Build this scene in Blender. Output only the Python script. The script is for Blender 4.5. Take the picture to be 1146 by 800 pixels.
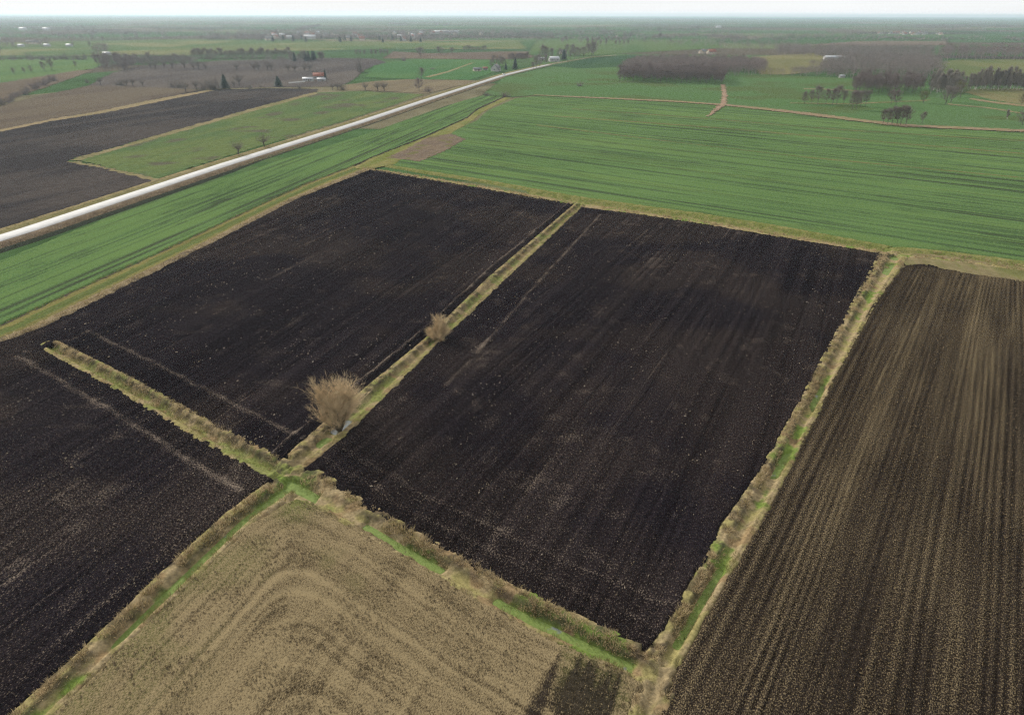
import bpy, math, random
import numpy as np
from mathutils import Matrix, Vector

# ------------------------------------------------------------------ camera, sky, sun, exposure
for o in list(bpy.data.objects): bpy.data.objects.remove(o)
S = bpy.context.scene
C = S.collection
CAMH, FPX, W0, H0 = 55.0, 785.0, 1146.0, 800.0
PITCH = math.atan((400 - 15.5) / FPX)
ROLL = math.radians(0.17)
fwd = np.array([0, math.cos(PITCH), -math.sin(PITCH)])
rt0 = np.array([1.0, 0, 0]); up0 = np.array([0, math.sin(PITCH), math.cos(PITCH)])
rt = rt0 * math.cos(ROLL) + up0 * math.sin(ROLL)
up = -rt0 * math.sin(ROLL) + up0 * math.cos(ROLL)
cam = bpy.data.cameras.new('camera')
cam.sensor_width = 36.0; cam.lens = FPX / W0 * 36.0; cam.clip_start = 0.5; cam.clip_end = 90000
co = bpy.data.objects.new('camera', cam); C.objects.link(co)
co.matrix_world = Matrix(((rt[0], up[0], -fwd[0], 0), (rt[1], up[1], -fwd[1], 0), (rt[2], up[2], -fwd[2], CAMH), (0, 0, 0, 1)))
S.camera = co

SUN_EL, SUN_AZ = 29.0, -40.0          # azimuth: degrees right of the view direction (+Y)
w = bpy.data.worlds.new('World'); S.world = w; w.use_nodes = True
nt = w.node_tree; nt.nodes.clear()
wo = nt.nodes.new('ShaderNodeOutputWorld'); bg = nt.nodes.new('ShaderNodeBackground'); bg.inputs[1].default_value = 0.1
sky = nt.nodes.new('ShaderNodeTexSky'); sky.sky_type = 'NISHITA'; sky.sun_disc = False
sky.sun_elevation = math.radians(SUN_EL); sky.sun_rotation = math.radians(SUN_AZ)
sky.dust_density = 4.0; sky.air_density = 1.0; sky.ozone_density = 1.0
tc = nt.nodes.new('ShaderNodeTexCoord'); mp = nt.nodes.new('ShaderNodeMapping')
mp.inputs['Scale'].default_value = (2.2, 2.2, 9.0)
nz = nt.nodes.new('ShaderNodeTexNoise'); nz.inputs['Scale'].default_value = 1.0; nz.inputs['Detail'].default_value = 5
rp = nt.nodes.new('ShaderNodeMapRange'); rp.inputs[1].default_value = 0.30; rp.inputs[2].default_value = 0.62
rp.inputs[3].default_value = 0.92; rp.inputs[4].default_value = 1.0
mx = nt.nodes.new('ShaderNodeMix'); mx.data_type = 'RGBA'
mx.inputs[7].default_value = (9.1, 9.2, 9.25, 1)      # thin, even winter cloud in the units of the sky texture
nt.links.new(tc.outputs['Generated'], mp.inputs[0]); nt.links.new(mp.outputs[0], nz.inputs['Vector'])
nt.links.new(nz.outputs['Fac'], rp.inputs[0]); nt.links.new(rp.outputs[0], mx.inputs[0])
nt.links.new(sky.outputs[0], mx.inputs[6]); nt.links.new(mx.outputs[2], bg.inputs[0]); nt.links.new(bg.outputs[0], wo.inputs[0])

sl = bpy.data.lights.new('sun', 'SUN'); sl.energy = 3.8; sl.angle = math.radians(7); sl.color = (1, 0.94, 0.85)
so = bpy.data.objects.new('sun', sl); C.objects.link(so); so.location = (0, 0, 200)
sd = Vector((math.cos(math.radians(SUN_EL)) * math.sin(math.radians(SUN_AZ)), math.cos(math.radians(SUN_EL)) * math.cos(math.radians(SUN_AZ)), math.sin(math.radians(SUN_EL))))
so.rotation_euler = (-sd).to_track_quat('-Z', 'Y').to_euler()
S.view_settings.view_transform = 'Standard'; S.view_settings.look = 'None'
S.view_settings.exposure = 0.12; S.view_settings.gamma = 1.0; S.view_settings.use_curve_mapping = False
S.render.engine = 'CYCLES'
S.cycles.use_denoising = True; S.cycles.denoiser = 'OPENIMAGEDENOISE'; S.cycles.denoising_input_passes = 'RGB_ALBEDO'; S.cycles.denoising_prefilter = 'NONE'; S.cycles.pixel_filter_type = 'BLACKMAN_HARRIS'; S.cycles.filter_width = 1.3
S.cycles.use_adaptive_sampling = False; S.cycles.volume_bounces = 1; S.cycles.max_bounces = 4; S.cycles.diffuse_bounces = 2

# ------------------------------------------------------------------ helpers
RNG = np.random.default_rng(7); random.seed(7)
def px(x, y):
    "ground point (z=0) seen at photo pixel x, y"
    d = fwd + rt * ((x - 573) / FPX) - up * ((y - 400) / FPX)
    t = CAMH / -d[2]
    return np.array([d[0] * t, d[1] * t])
def poly(*pts): return np.array([px(*p) for p in pts])
def depth(p): return float(fwd[0] * p[0] + fwd[1] * p[1] + fwd[2] * -CAMH)

def _hash(ix, iy, seed):
    h = (ix.astype(np.int64) * 374761393 + iy.astype(np.int64) * 668265263 + seed * 144665) & 0xffffffff
    h = ((h ^ (h >> 13)) * 1274126177) & 0xffffffff
    return ((h ^ (h >> 16)) & 0xffff) / 65535.0
def vnoise(x, y, seed=0):
    ix = np.floor(x); iy = np.floor(y); fx = x - ix; fy = y - iy
    ux = fx * fx * (3 - 2 * fx); uy = fy * fy * (3 - 2 * fy)
    a = _hash(ix, iy, seed); b = _hash(ix + 1, iy, seed); c = _hash(ix, iy + 1, seed); d = _hash(ix + 1, iy + 1, seed)
    return (a * (1 - ux) + b * ux) * (1 - uy) + (c * (1 - ux) + d * ux) * uy
def fbm(x, y, seed=0, n=3):
    s = 0; a = 0.5; t = 0
    for i in range(n):
        s = s + a * vnoise(x * 2**i + 17.3 * i, y * 2**i - 9.1 * i, seed + i); t += a; a *= 0.5
    return s / t
def sst(x, a, b):
    t = np.clip((x - a) / (b - a), 0, 1); return t * t * (3 - 2 * t)
def inside(P, pol):
    x, y = P[:, 0], P[:, 1]; r = np.zeros(len(P), bool); n = len(pol)
    for i in range(n):
        x0, y0 = pol[i]; x1, y1 = pol[(i + 1) % n]
        if y0 == y1: continue
        c = ((y0 > y) != (y1 > y)) & (x < (x1 - x0) * (y - y0) / (y1 - y0) + x0)
        r ^= c
    return r
def pdist(P, line, closed=False):
    "distance to polyline, signed side (+ left of travel), arclength, index+fraction"
    n = len(line); best = np.full(len(P), 1e9); side = np.zeros(len(P)); arc = np.zeros(len(P)); par = np.zeros(len(P)); s = 0
    for i in range(n if closed else n - 1):
        a = line[i]; b = line[(i + 1) % n]; d = b - a; L = math.hypot(*d)
        if L < 1e-6: continue
        t = np.clip(((P[:, 0] - a[0]) * d[0] + (P[:, 1] - a[1]) * d[1]) / L**2, 0, 1)
        qx = P[:, 0] - a[0] - t * d[0]; qy = P[:, 1] - a[1] - t * d[1]; dd = np.hypot(qx, qy)
        m = dd < best
        best[m] = dd[m]; arc[m] = s + t[m] * L; par[m] = i + t[m]
        side[m] = np.sign(d[0] * qy[m] - d[1] * qx[m]); s += L
    return best, side, arc, par

MESHN = [0]
def npmesh(name, V, F, mat, col=None, dens=None, uv=None, smooth=True):
    "one mesh from numpy arrays; F is (n,3) or (n,4)"
    V = np.ascontiguousarray(V, dtype=np.float32); F = np.ascontiguousarray(F, dtype=np.int32)
    me = bpy.data.meshes.new(name); k = F.shape[1]
    me.vertices.add(len(V)); me.vertices.foreach_set('co', V.ravel())
    me.loops.add(F.size); me.loops.foreach_set('vertex_index', F.ravel())
    me.polygons.add(len(F)); me.polygons.foreach_set('loop_start', np.arange(0, F.size, k, dtype=np.int32))
    me.polygons.foreach_set('loop_total', np.full(len(F), k, dtype=np.int32))
    if smooth: me.polygons.foreach_set('use_smooth', np.ones(len(F), bool))
    if col is not None:
        a = me.attributes.new('col', 'FLOAT_COLOR', 'POINT')
        c4 = np.ones((len(V), 4), np.float32); c4[:, :3] = col; a.data.foreach_set('color', c4.ravel())
    if dens is not None:
        a = me.attributes.new('dens', 'FLOAT', 'POINT'); a.data.foreach_set('value', np.ascontiguousarray(dens, dtype=np.float32))
    if uv is not None:
        u = me.uv_layers.new(name='rows'); u.data.foreach_set('uv', np.ascontiguousarray(uv[F.ravel()], dtype=np.float32).ravel())
    me.update(calc_edges=True); me.validate()
    if mat is not None: me.materials.append(mat)
    MESHN[0] += len(F) * (k - 2)
    return me
def obj(name, me, parent=None, label=None, cat=None, group=None, kind=None):
    o = bpy.data.objects.new(name, me); C.objects.link(o)
    if parent is not None: o.parent = parent
    if label: o['label'] = label
    if cat: o['category'] = cat
    if group: o['group'] = group
    if kind: o['kind'] = kind
    return o

# ------------------------------------------------------------------ materials
def newmat(name, rough=0.9, spec=0.25):
    m = bpy.data.materials.new(name); m.use_nodes = True; n = m.node_tree
    b = n.nodes['Principled BSDF']; b.inputs['Roughness'].default_value = rough; b.inputs['Specular IOR Level'].default_value = spec
    return m, n, b
def N(n, t, **k):
    q = n.nodes.new(t)
    for a, v in k.items(): setattr(q, a, v)
    return q
def noise(n, vec, scale, detail=3, rough=0.55):
    q = N(n, 'ShaderNodeTexNoise'); q.inputs['Scale'].default_value = scale; q.inputs['Detail'].default_value = detail; q.inputs['Roughness'].default_value = rough
    if vec is not None: n.links.new(vec, q.inputs['Vector'])
    return q
def mapr(n, v, a, b, c, d):
    q = N(n, 'ShaderNodeMapRange'); n.links.new(v, q.inputs[0])
    for i, x in enumerate((a, b, c, d)): q.inputs[i + 1].default_value = x
    return q.outputs[0]
def mixc(n, f, a, b, blend='MIX'):
    q = N(n, 'ShaderNodeMix', data_type='RGBA', blend_type=blend)
    for i, v in ((0, f), (6, a), (7, b)):
        if hasattr(v, 'is_linked'): n.links.new(v, q.inputs[i])
        else: q.inputs[i].default_value = v if i == 0 else (*v, 1)
    return q.outputs[2]
def math_(n, op, a, b=0.0):
    q = N(n, 'ShaderNodeMath', operation=op)
    for i, v in ((0, a), (1, b)):
        if hasattr(v, 'is_linked'): n.links.new(v, q.inputs[i])
        else: q.inputs[i].default_value = v
    return q.outputs[0]
def bump(n, b, h, strength, dist):
    q = N(n, 'ShaderNodeBump'); q.inputs['Strength'].default_value = strength; q.inputs['Distance'].default_value = dist
    n.links.new(h, q.inputs['Height']); n.links.new(q.outputs[0], b.inputs['Normal'])

def soil_mat(name, straw, straw2, sc=(5.0, 2.4), vary=0.35, soft=0.05):
    "earth (vertex colour) flecked with straw where the attribute dens is high"
    m, n, b = newmat(name, 1.0, 0.0)
    at = N(n, 'ShaderNodeAttribute', attribute_name='col'); de = N(n, 'ShaderNodeAttribute', attribute_name='dens')
    uv = N(n, 'ShaderNodeUVMap', uv_map='rows'); mp = N(n, 'ShaderNodeMapping'); mp.inputs['Scale'].default_value = (sc[0], sc[1], 1)
    n.links.new(uv.outputs[0], mp.inputs[0])
    n1 = noise(n, mp.outputs[0], 1.0, 2, 0.6); n2 = noise(n, uv.outputs[0], 2.2, 4, 0.7); n3 = noise(n, uv.outputs[0], 9.0, 2, 0.6)
    base = mixc(n, 1.0, at.outputs['Color'], mixc(n, mapr(n, n2.outputs['Fac'], 0.3, 0.7, 0, 1), (1 - vary,) * 3, (1 + vary,) * 3), 'MULTIPLY')
    thr = math_(n, 'SUBTRACT', 1.0, de.outputs['Fac'])
    f = math_(n, 'SUBTRACT', n1.outputs['Fac'], thr)
    f = mapr(n, f, -soft, soft, 0, 1)
    st = mixc(n, n3.outputs['Fac'], straw, straw2)
    n.links.new(mixc(n, f, base, st), b.inputs['Base Color'])
    h = math_(n, 'ADD', math_(n, 'MULTIPLY', n2.outputs['Fac'], 1.0), math_(n, 'MULTIPLY', n3.outputs['Fac'], 0.35))
    bump(n, b, h, 0.8, 0.14)
    return m
def vcol_mat(name, scale=3.0, vary=0.3, rough=1.0, bd=0.08, spec=0.0):
    m, n, b = newmat(name, rough, spec)
    at = N(n, 'ShaderNodeAttribute', attribute_name='col'); tc = N(n, 'ShaderNodeTexCoord')
    n1 = noise(n, tc.outputs['Object'], scale, 4, 0.65)
    n.links.new(mixc(n, 1.0, at.outputs['Color'], mixc(n, mapr(n, n1.outputs['Fac'], 0.3, 0.7, 0, 1), (1 - vary,) * 3, (1 + vary,) * 3), 'MULTIPLY'), b.inputs['Base Color'])
    if bd: bump(n, b, n1.outputs['Fac'], 0.7, bd)
    return m
def flat_mat(name, c, vary=0.2, scale=1.0, rough=0.85, spec=0.25, c2=None):
    m, n, b = newmat(name, rough, spec); tc = N(n, 'ShaderNodeTexCoord'); n1 = noise(n, tc.outputs['Object'], scale, 3)
    c2 = c2 or tuple(min(1, x * (1 + vary)) for x in c)
    n.links.new(mixc(n, mapr(n, n1.outputs['Fac'], 0.32, 0.68, 0, 1), tuple(x * (1 - vary) for x in c), c2), b.inputs['Base Color'])
    return m

M_DARK = soil_mat('dark_peat_soil', (0.12, 0.09, 0.07), (0.27, 0.22, 0.17), (7.0, 3.8), 0.6, 0.11)
M_STRAW = soil_mat('stubble_soil', (0.12, 0.09, 0.048), (0.34, 0.265, 0.15), (8.5, 5.0), 0.65, 0.12)
M_CROP = soil_mat('young_crop', (0.083, 0.142, 0.046), (0.125, 0.18, 0.062), (3.2, 1.2), 0.4, 0.10)
M_BANK = vcol_mat('ditch_bank_grass', 2.4, 0.35, 0.95, 0.15)
M_GRASS = vcol_mat('meadow_turf', 0.35, 0.22, 0.95, 0.2)
def blade_mat(name):
    m = bpy.data.materials.new(name); m.use_nodes = True; n = m.node_tree; n.nodes.clear(); ou = N(n, 'ShaderNodeOutputMaterial')
    at = N(n, 'ShaderNodeAttribute', attribute_name='col'); d = N(n, 'ShaderNodeBsdfDiffuse'); t = N(n, 'ShaderNodeBsdfTranslucent'); x = N(n, 'ShaderNodeMixShader'); x.inputs[0].default_value = 0.45
    n.links.new(at.outputs['Color'], d.inputs[0]); n.links.new(at.outputs['Color'], t.inputs[0]); n.links.new(d.outputs[0], x.inputs[1]); n.links.new(t.outputs[0], x.inputs[2]); n.links.new(x.outputs[0], ou.inputs[0])
    return m
M_BLADE = blade_mat('dry_blades')
M_FAR = vcol_mat('distant_growth', 0.2, 0.2, 0.95, 0)
M_WILLOW = flat_mat('willow_twig_bark', (0.56, 0.43, 0.26), 0.3, 1.2)
M_WILLOWT = flat_mat('willow_trunk_bark', (0.11, 0.09, 0.06), 0.4, 2.0)
M_BARK = flat_mat('dark_bark', (0.075, 0.062, 0.055), 0.35, 1.5)
M_TWIG = flat_mat('bare_twigs_brown', (0.20, 0.165, 0.15), 0.35, 0.3)
M_TWIGP = flat_mat('bare_twigs_purple', (0.20, 0.155, 0.145), 0.35, 0.3)
M_TWIGG = flat_mat('bare_twigs_grey', (0.18, 0.155, 0.13), 0.3, 0.3)
M_TWIGB = flat_mat('bare_twigs_pale', (0.27, 0.235, 0.205), 0.3, 0.3)
M_TWIGO = flat_mat('twigs_olive', (0.17, 0.16, 0.075), 0.3, 0.3)
M_BIRCH = flat_mat('birch_bark', (0.42, 0.40, 0.37), 0.25, 2.0)
M_NEEDLE = flat_mat('conifer_needles', (0.018, 0.036, 0.022), 0.4, 0.8)

# ------------------------------------------------------------------ key lines of the place, read off the photograph on the ground plane
E_UP = poly((63, 381), (144, 422), (230, 471), (305, 511)); E_LO = poly((47, 389), (144, 442), (245, 500), (300, 533))
A_L = poly((304, 537), (258, 570), (172, 648), (95, 724), (8, 803), (-70, 875)); A_R = poly((331, 550), (281, 584), (203, 660), (120, 738), (55, 803), (-20, 878))
B_U = poly((338, 522), (370, 545), (445, 590), (560, 650), (700, 715), (728, 727)); B_D = poly((331, 553), (350, 560), (435, 606), (482, 636), (600, 704), (700, 752), (730, 768))
C_L = poly((728, 727), (744, 705), (783, 637), (817, 576), (846, 536), (885, 470), (937, 375), (989, 282)); C_R = poly((757, 748), (767, 728), (796, 676), (835, 611), (874, 540), (920, 449), (976, 340), (1010, 290))
D_L = poly((318, 512), (342, 490), (405, 437), (480, 375), (547, 310), (643, 228)); D_R = poly((342, 521), (362, 507), (420, 453), (492, 381), (557, 320), (653, 229))
G_LO = poly((418, 189), (530, 208), (646, 229), (780, 249), (868, 264), (986, 283)); G_UP = poly((412, 183), (530, 200), (646, 220), (780, 238), (868, 252), (990, 274))
G2_LO = poly((1018, 288), (1060, 291), (1146, 303), (1400, 340)); G2_UP = poly((1018, 277), (1060, 281), (1146, 292), (1400, 327))
F_LO = poly((-160, 462), (-2, 383), (42, 368), (224, 278), (332, 222), (416, 189)); F_UP = poly((-160, 440), (0, 363), (175, 283), (340, 206), (414, 178))
def mid(a, b, n=26):
    "centre line and half width between two edge lines"
    def res(l):
        s = np.r_[0, np.cumsum(np.hypot(*(l[1:] - l[:-1]).T))]; t = np.linspace(0, s[-1], n)
        return np.c_[np.interp(t, s, l[:, 0]), np.interp(t, s, l[:, 1])]
    a, b = res(a), res(b)
    return (a + b) / 2, np.hypot(*(a - b).T) / 2
def rot2(v):
    v = v / np.hypot(*v); return v
DIR_D = rot2(D_R[-1] - D_R[0]); DIR_C = rot2(C_R[-1] - C_R[1]); DIR_A = rot2(A_R[0] - A_R[-1]); DIR_G = rot2(G_UP[-1] - G_UP[0]); DIR_F = rot2(F_UP[-1] - F_UP[0])

DITCH = {}
DITCH['A'] = mid(A_L[::-1], A_R[::-1]); DITCH['B'] = mid(B_U, B_D); DITCH['C'] = mid(C_L, C_R); DITCH['D'] = mid(D_L, D_R); DITCH['E'] = mid(E_UP, E_LO)
DITCH['G'] = mid(G_LO, G_UP); DITCH['H'] = mid(G2_LO, G2_UP)
K_L = poly((722, 762), (712, 778), (706, 800), (690, 860)); K_R = poly((757, 748), (748, 775), (738, 800), (715, 860))
DITCH['K'] = mid(K_L, K_R, 12)

# ------------------------------------------------------------------ ground sheet to the horizon, sunk under the near fields
def build_ground():
    R = 24000.0
    def nonlin(a, b, n, p): t = np.linspace(0, 1, n); return a + (b - a) * t**p
    xs = np.r_[-nonlin(330, R, 70, 3)[::-1], -300, -112, -104, 0, 190, 200, 300, nonlin(340, R, 70, 3)]
    ys = np.r_[-R, -3000, -300, 8, 20, 120, 235, 246, 275, nonlin(300, R, 150, 3)]
    X, Y = np.meshgrid(xs, ys); V = np.c_[X.ravel(), Y.ravel(), np.full(X.size, -0.06)]
    V[(np.abs(V[:, 0]) < 301) & (V[:, 1] > -301) & (V[:, 1] < 276), 2] = -0.55
    low = (V[:, 0] > -105) & (V[:, 0] < 191) & (V[:, 1] > 19) & (V[:, 1] < 236)
    V[low, 2] = -2.2
    nx, ny = len(xs), len(ys); i = (np.arange(ny - 1)[:, None] * nx + np.arange(nx - 1)[None]).ravel()
    F = np.c_[i, i + 1, i + 1 + nx, i + nx]
    m, n, b = newmat('far_farmland', 1.0, 0.0); tc = N(n, 'ShaderNodeTexCoord')
    mp = N(n, 'ShaderNodeMapping'); mp.inputs['Rotation'].default_value = (0, 0, math.radians(14)); mp.inputs['Scale'].default_value = (1 / 420, 1 / 240, 1)
    n.links.new(tc.outputs['Object'], mp.inputs[0])
    dn = noise(n, tc.outputs['Object'], 0.002, 2)
    vo = N(n, 'ShaderNodeTexVoronoi', feature='F1', distance='CHEBYCHEV'); vo.inputs['Randomness'].default_value = 0.75; vo.inputs['Scale'].default_value = 1.0
    n.links.new(mp.outputs[0], vo.inputs['Vector'])
    sp = N(n, 'ShaderNodeSeparateColor'); n.links.new(vo.outputs['Color'], sp.inputs[0])
    cr = N(n, 'ShaderNodeValToRGB'); e = cr.color_ramp; e.interpolation = 'CONSTANT'
    cols = [(0, (0.045, 0.085, 0.03)), (0.22, (0.065, 0.105, 0.04)), (0.36, (0.04, 0.075, 0.03)), (0.5, (0.10, 0.12, 0.055)), (0.6, (0.085, 0.07, 0.05)), (0.72, (0.05, 0.092, 0.034)), (0.84, (0.13, 0.115, 0.07)), (0.92, (0.055, 0.048, 0.04))]
    while len(e.elements) < len(cols): e.elements.new(0.5)
    for el, (p, c) in zip(e.elements, cols): el.position = p; el.color = (*c, 1)
    n.links.new(sp.outputs[0], cr.inputs[0])
    n2 = noise(n, tc.outputs['Object'], 0.03, 5, 0.65)
    n.links.new(mixc(n, 1.0, cr.outputs[0], mixc(n, mapr(n, n2.outputs['Fac'], 0.3, 0.7, 0, 1), (0.7,) * 3, (1.3,) * 3), 'MULTIPLY'), b.inputs['Base Color'])
    obj('ground', npmesh('ground', V, F, m), kind='structure')
build_ground()

# ------------------------------------------------------------------ fields as relief sheets
def field(name, pol, direction, cell, fn, mat, z0=0.0, skirt=0.4, wob=0.5, group=None):
    d = direction; nrm = np.array([d[1], -d[0]])          # across, along
    q = np.c_[pol @ nrm, pol @ d]; lo = q.min(0); hi = q.max(0)
    cx, cy = (cell, cell) if np.isscalar(cell) else cell
    nx = int((hi[0] - lo[0]) / cx) + 2; ny = int((hi[1] - lo[1]) / cy) + 2
    U, Vv = np.meshgrid(lo[0] + np.arange(nx) * cx, lo[1] + np.arange(ny) * cy)
    u = U.ravel(); v = Vv.ravel(); P = np.c_[u * nrm[0] + v * d[0], u * nrm[1] + v * d[1]]
    cu = (U[:-1, :-1] + cx / 2).ravel(); cv = (Vv[:-1, :-1] + cy / 2).ravel()
    CP = np.c_[cu * nrm[0] + cv * d[0], cu * nrm[1] + cv * d[1]]
    CPw = CP + wob * np.c_[fbm(CP[:, 0] * 0.5, CP[:, 1] * 0.5, 3) - 0.5, fbm(CP[:, 0] * 0.5, CP[:, 1] * 0.5, 9) - 0.5] * 2
    keep = inside(CPw, pol)
    i = (np.arange(ny - 1)[:, None] * nx + np.arange(nx - 1)[None]).ravel()[keep]
    F = np.c_[i, i + 1, i + 1 + nx, i + nx]
    cnt = np.bincount(F.ravel(), minlength=nx * ny); used = cnt > 0
    idx = np.cumsum(used) - 1; F = idx[F]; P = P[used]; u = u[used]; v = v[used]; edge = cnt[used] < 4
    z, col, dens = fn(P, u, v)
    z = z + z0; z[edge] -= skirt
    Vt = np.c_[P, z]
    return obj(name, npmesh(name, Vt, F, mat, col, dens, np.c_[u, v]), kind='structure')

def shade(col, k): return np.asarray(col)[None] * k[:, None]
def peat(P, u, v, edges, rowsp=2.7, seed=0, purple=0.5, headw=7.0, heads=(), tracks=(), flecks=0.0):
    n1 = fbm(P[:, 0] * 0.045, P[:, 1] * 0.045, seed, 4); n2 = fbm(u * 1.7, v * 0.03, seed + 5, 2); cl = fbm(P[:, 0] * 1.6, P[:, 1] * 1.6, seed + 11, 3)
    row = fbm(u / rowsp, v * 0.012, seed + 21, 2)
    z = (cl - 0.5) * 0.24 + (n2 - 0.5) * 0.22 + 0.035 * np.sin(u * 2 * np.pi / 0.9) * n2
    k = 0.9 + 0.7 * (n2 - 0.5) + 0.3 * (row - 0.5) + 0.12 * (n1 - 0.5)
    warm = np.clip(sst(n1, 0.42, 0.62), 0, 1)
    base = np.array([0.0118, 0.0093, 0.0114])[None] * (1 - warm[:, None]) + np.array([0.0155, 0.0117, 0.0120])[None] * warm[:, None]
    spot = fbm(P[:, 0] * 0.35, P[:, 1] * 0.35, seed + 31, 2)
    lin = sst(vnoise(u / 0.55, v * 0.03, seed + 41), 0.8, 0.97) * sst(vnoise(u * 0.3, v * 0.09, seed + 43), 0.35, 0.7)
    dens = 0.27 + flecks + 0.04 * warm + 0.09 * lin + 0.04 * (row - 0.5) + 0.06 * (n2 - 0.5) + 0.06 * sst(spot, 0.66, 0.82)
    for l, off, wd, amt, hgt in heads:
        dd, sd_, ar, _ = pdist(P, l)
        dd = dd + 0.7 * (fbm(ar * 0.25, dd * 0 + 3, seed + 51, 2) - 0.5)
        b = np.exp(-((dd - off) / wd) ** 2) * (ar > 0.05) * (ar < ar.max() - 0.05); inn = sst(off - dd, -0.2, 0.5)
        dens = dens + 0.62 * amt * b * (0.55 + 0.9 * vnoise(ar * 0.5, dd, seed + 3)); z = z + hgt * b; k = k * (1 - 0.16 * inn)
    for l, wd, amt, hgt in tracks:
        dd, sd_, ar, _ = pdist(P, l); b = np.exp(-(dd / wd) ** 2)
        dens = dens + 0.8 * amt * b * (0.4 + vnoise(ar * 0.4, dd * 0.5, seed + 8)); z = z + hgt * b
    return z, shade([1, 1, 1], np.clip(k, 0.3, 2)) * base, dens

LT = np.vstack([poly((-5, 394), (-5, 384), (42, 368)), F_LO[3:], poly((642, 228)), D_L[::-1], E_UP[::-1][0:], poly((50, 391), (48, 398))])
ridgeD = mid(D_L, D_L)[0]
field('ploughed_field', LT, DIR_D, 0.3, lambda P, u, v: peat(P, u, v, None, 2.7, 100, heads=((E_UP, 5.4, 0.55, 0.22, 0.12), (D_L, 2.0, 0.30, 0.24, 0.28), (D_L, 0.9, 0.28, -0.2, -0.16), (G_LO, 2.6, 0.5, 0.12, 0.06))), M_DARK)
LB = np.vstack([poly((-300, 540), (-170, 472), (-5, 386)), E_LO[:], A_L, poly((-120, 920), (-500, 900), (-420, 620))])
field('ploughed_field', LB, DIR_A, 0.22, lambda P, u, v: peat(P, u, v, None, 2.2, 200, heads=((E_LO, 4.2, 0.6, 0.2, 0.10), (A_L, 2.6, 0.5, 0.05, 0.05)), flecks=0.02), M_DARK)
CEN = np.vstack([D_R[::-1][::-1], G_LO[2:], C_L[::-1], B_U[::-1]])
trackM = poly((672, 240), (640, 275), (600, 318), (560, 365), (520, 410), (498, 432))
field('ploughed_field', CEN, DIR_C * 0.5 + DIR_D * 0.5, 0.25, lambda P, u, v: peat(P, u, v, None, 2.9, 300, heads=((B_U, 6.5, 0.45, 0.10, 0.10), (B_U, 3.2, 0.5, 0.08, 0.04), (G_LO, 2.2, 0.4, 0.10, 0.05)), tracks=((trackM, 0.45, 0.16, 0.06),)), M_DARK)

def striped(P, u, v, seed=400):
    n1 = fbm(P[:, 0] * 0.07, P[:, 1] * 0.07, seed, 3); ph = 2.2 * fbm(u * 0.12, v * 0.01, seed + 17, 2); st = 0.5 + 0.5 * np.cos(2 * np.pi * (u / 0.92 + 2 * ph)) * vnoise(u * 0.6, v * 0.04, seed + 19); wide = fbm(u / 6.0, v * 0.012, seed + 8, 2); cl = fbm(P[:, 0] * 1.9, P[:, 1] * 1.9, seed + 5, 3)
    fine = fbm(u * 1.35, v * 0.05, seed + 12, 3)
    near = pdist(P, C_R)[0]; top = pdist(P, G2_LO)[0]
    hd = sst(9 - top, 0, 4)
    d = 0.385 + (0.10 * (st - 0.5) + 0.12 * (wide - 0.5) + 0.15 * (fine - 0.5)) * (1 - 0.75 * hd) + 0.05 * (n1 - 0.5) - 0.07 * hd
    d = d - 0.02 * np.exp(-(near / 7.0) ** 2) - 0.03 * sst(5.0 - top, -6, 2)
    dirty = sst(7 - top, -1, 3)
    z = (cl - 0.5) * 0.22 + (st - 0.5) * 0.18 + (fine - 0.5) * 0.12 + 0.10 * np.exp(-(top / 1.2) ** 2)
    k = 0.9 + 0.6 * (st - 0.5) + 0.3 * (n1 - 0.5)
    return z, shade([0.0195, 0.0145, 0.0115], np.clip(k, 0.4, 1.6)), d - 0.12 * dirty * (1 - st)
RIGHT = np.vstack([poly((1012, 297)), C_R[::-1][1:], poly((738, 802), (712, 865), (1200, 900), (1700, 900), (1700, 460), (1400, 352)), poly((1146, 314), (1080, 305), (1030, 295))])
field('stubble_field', RIGHT, DIR_C, 0.22, striped, M_STRAW)

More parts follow.
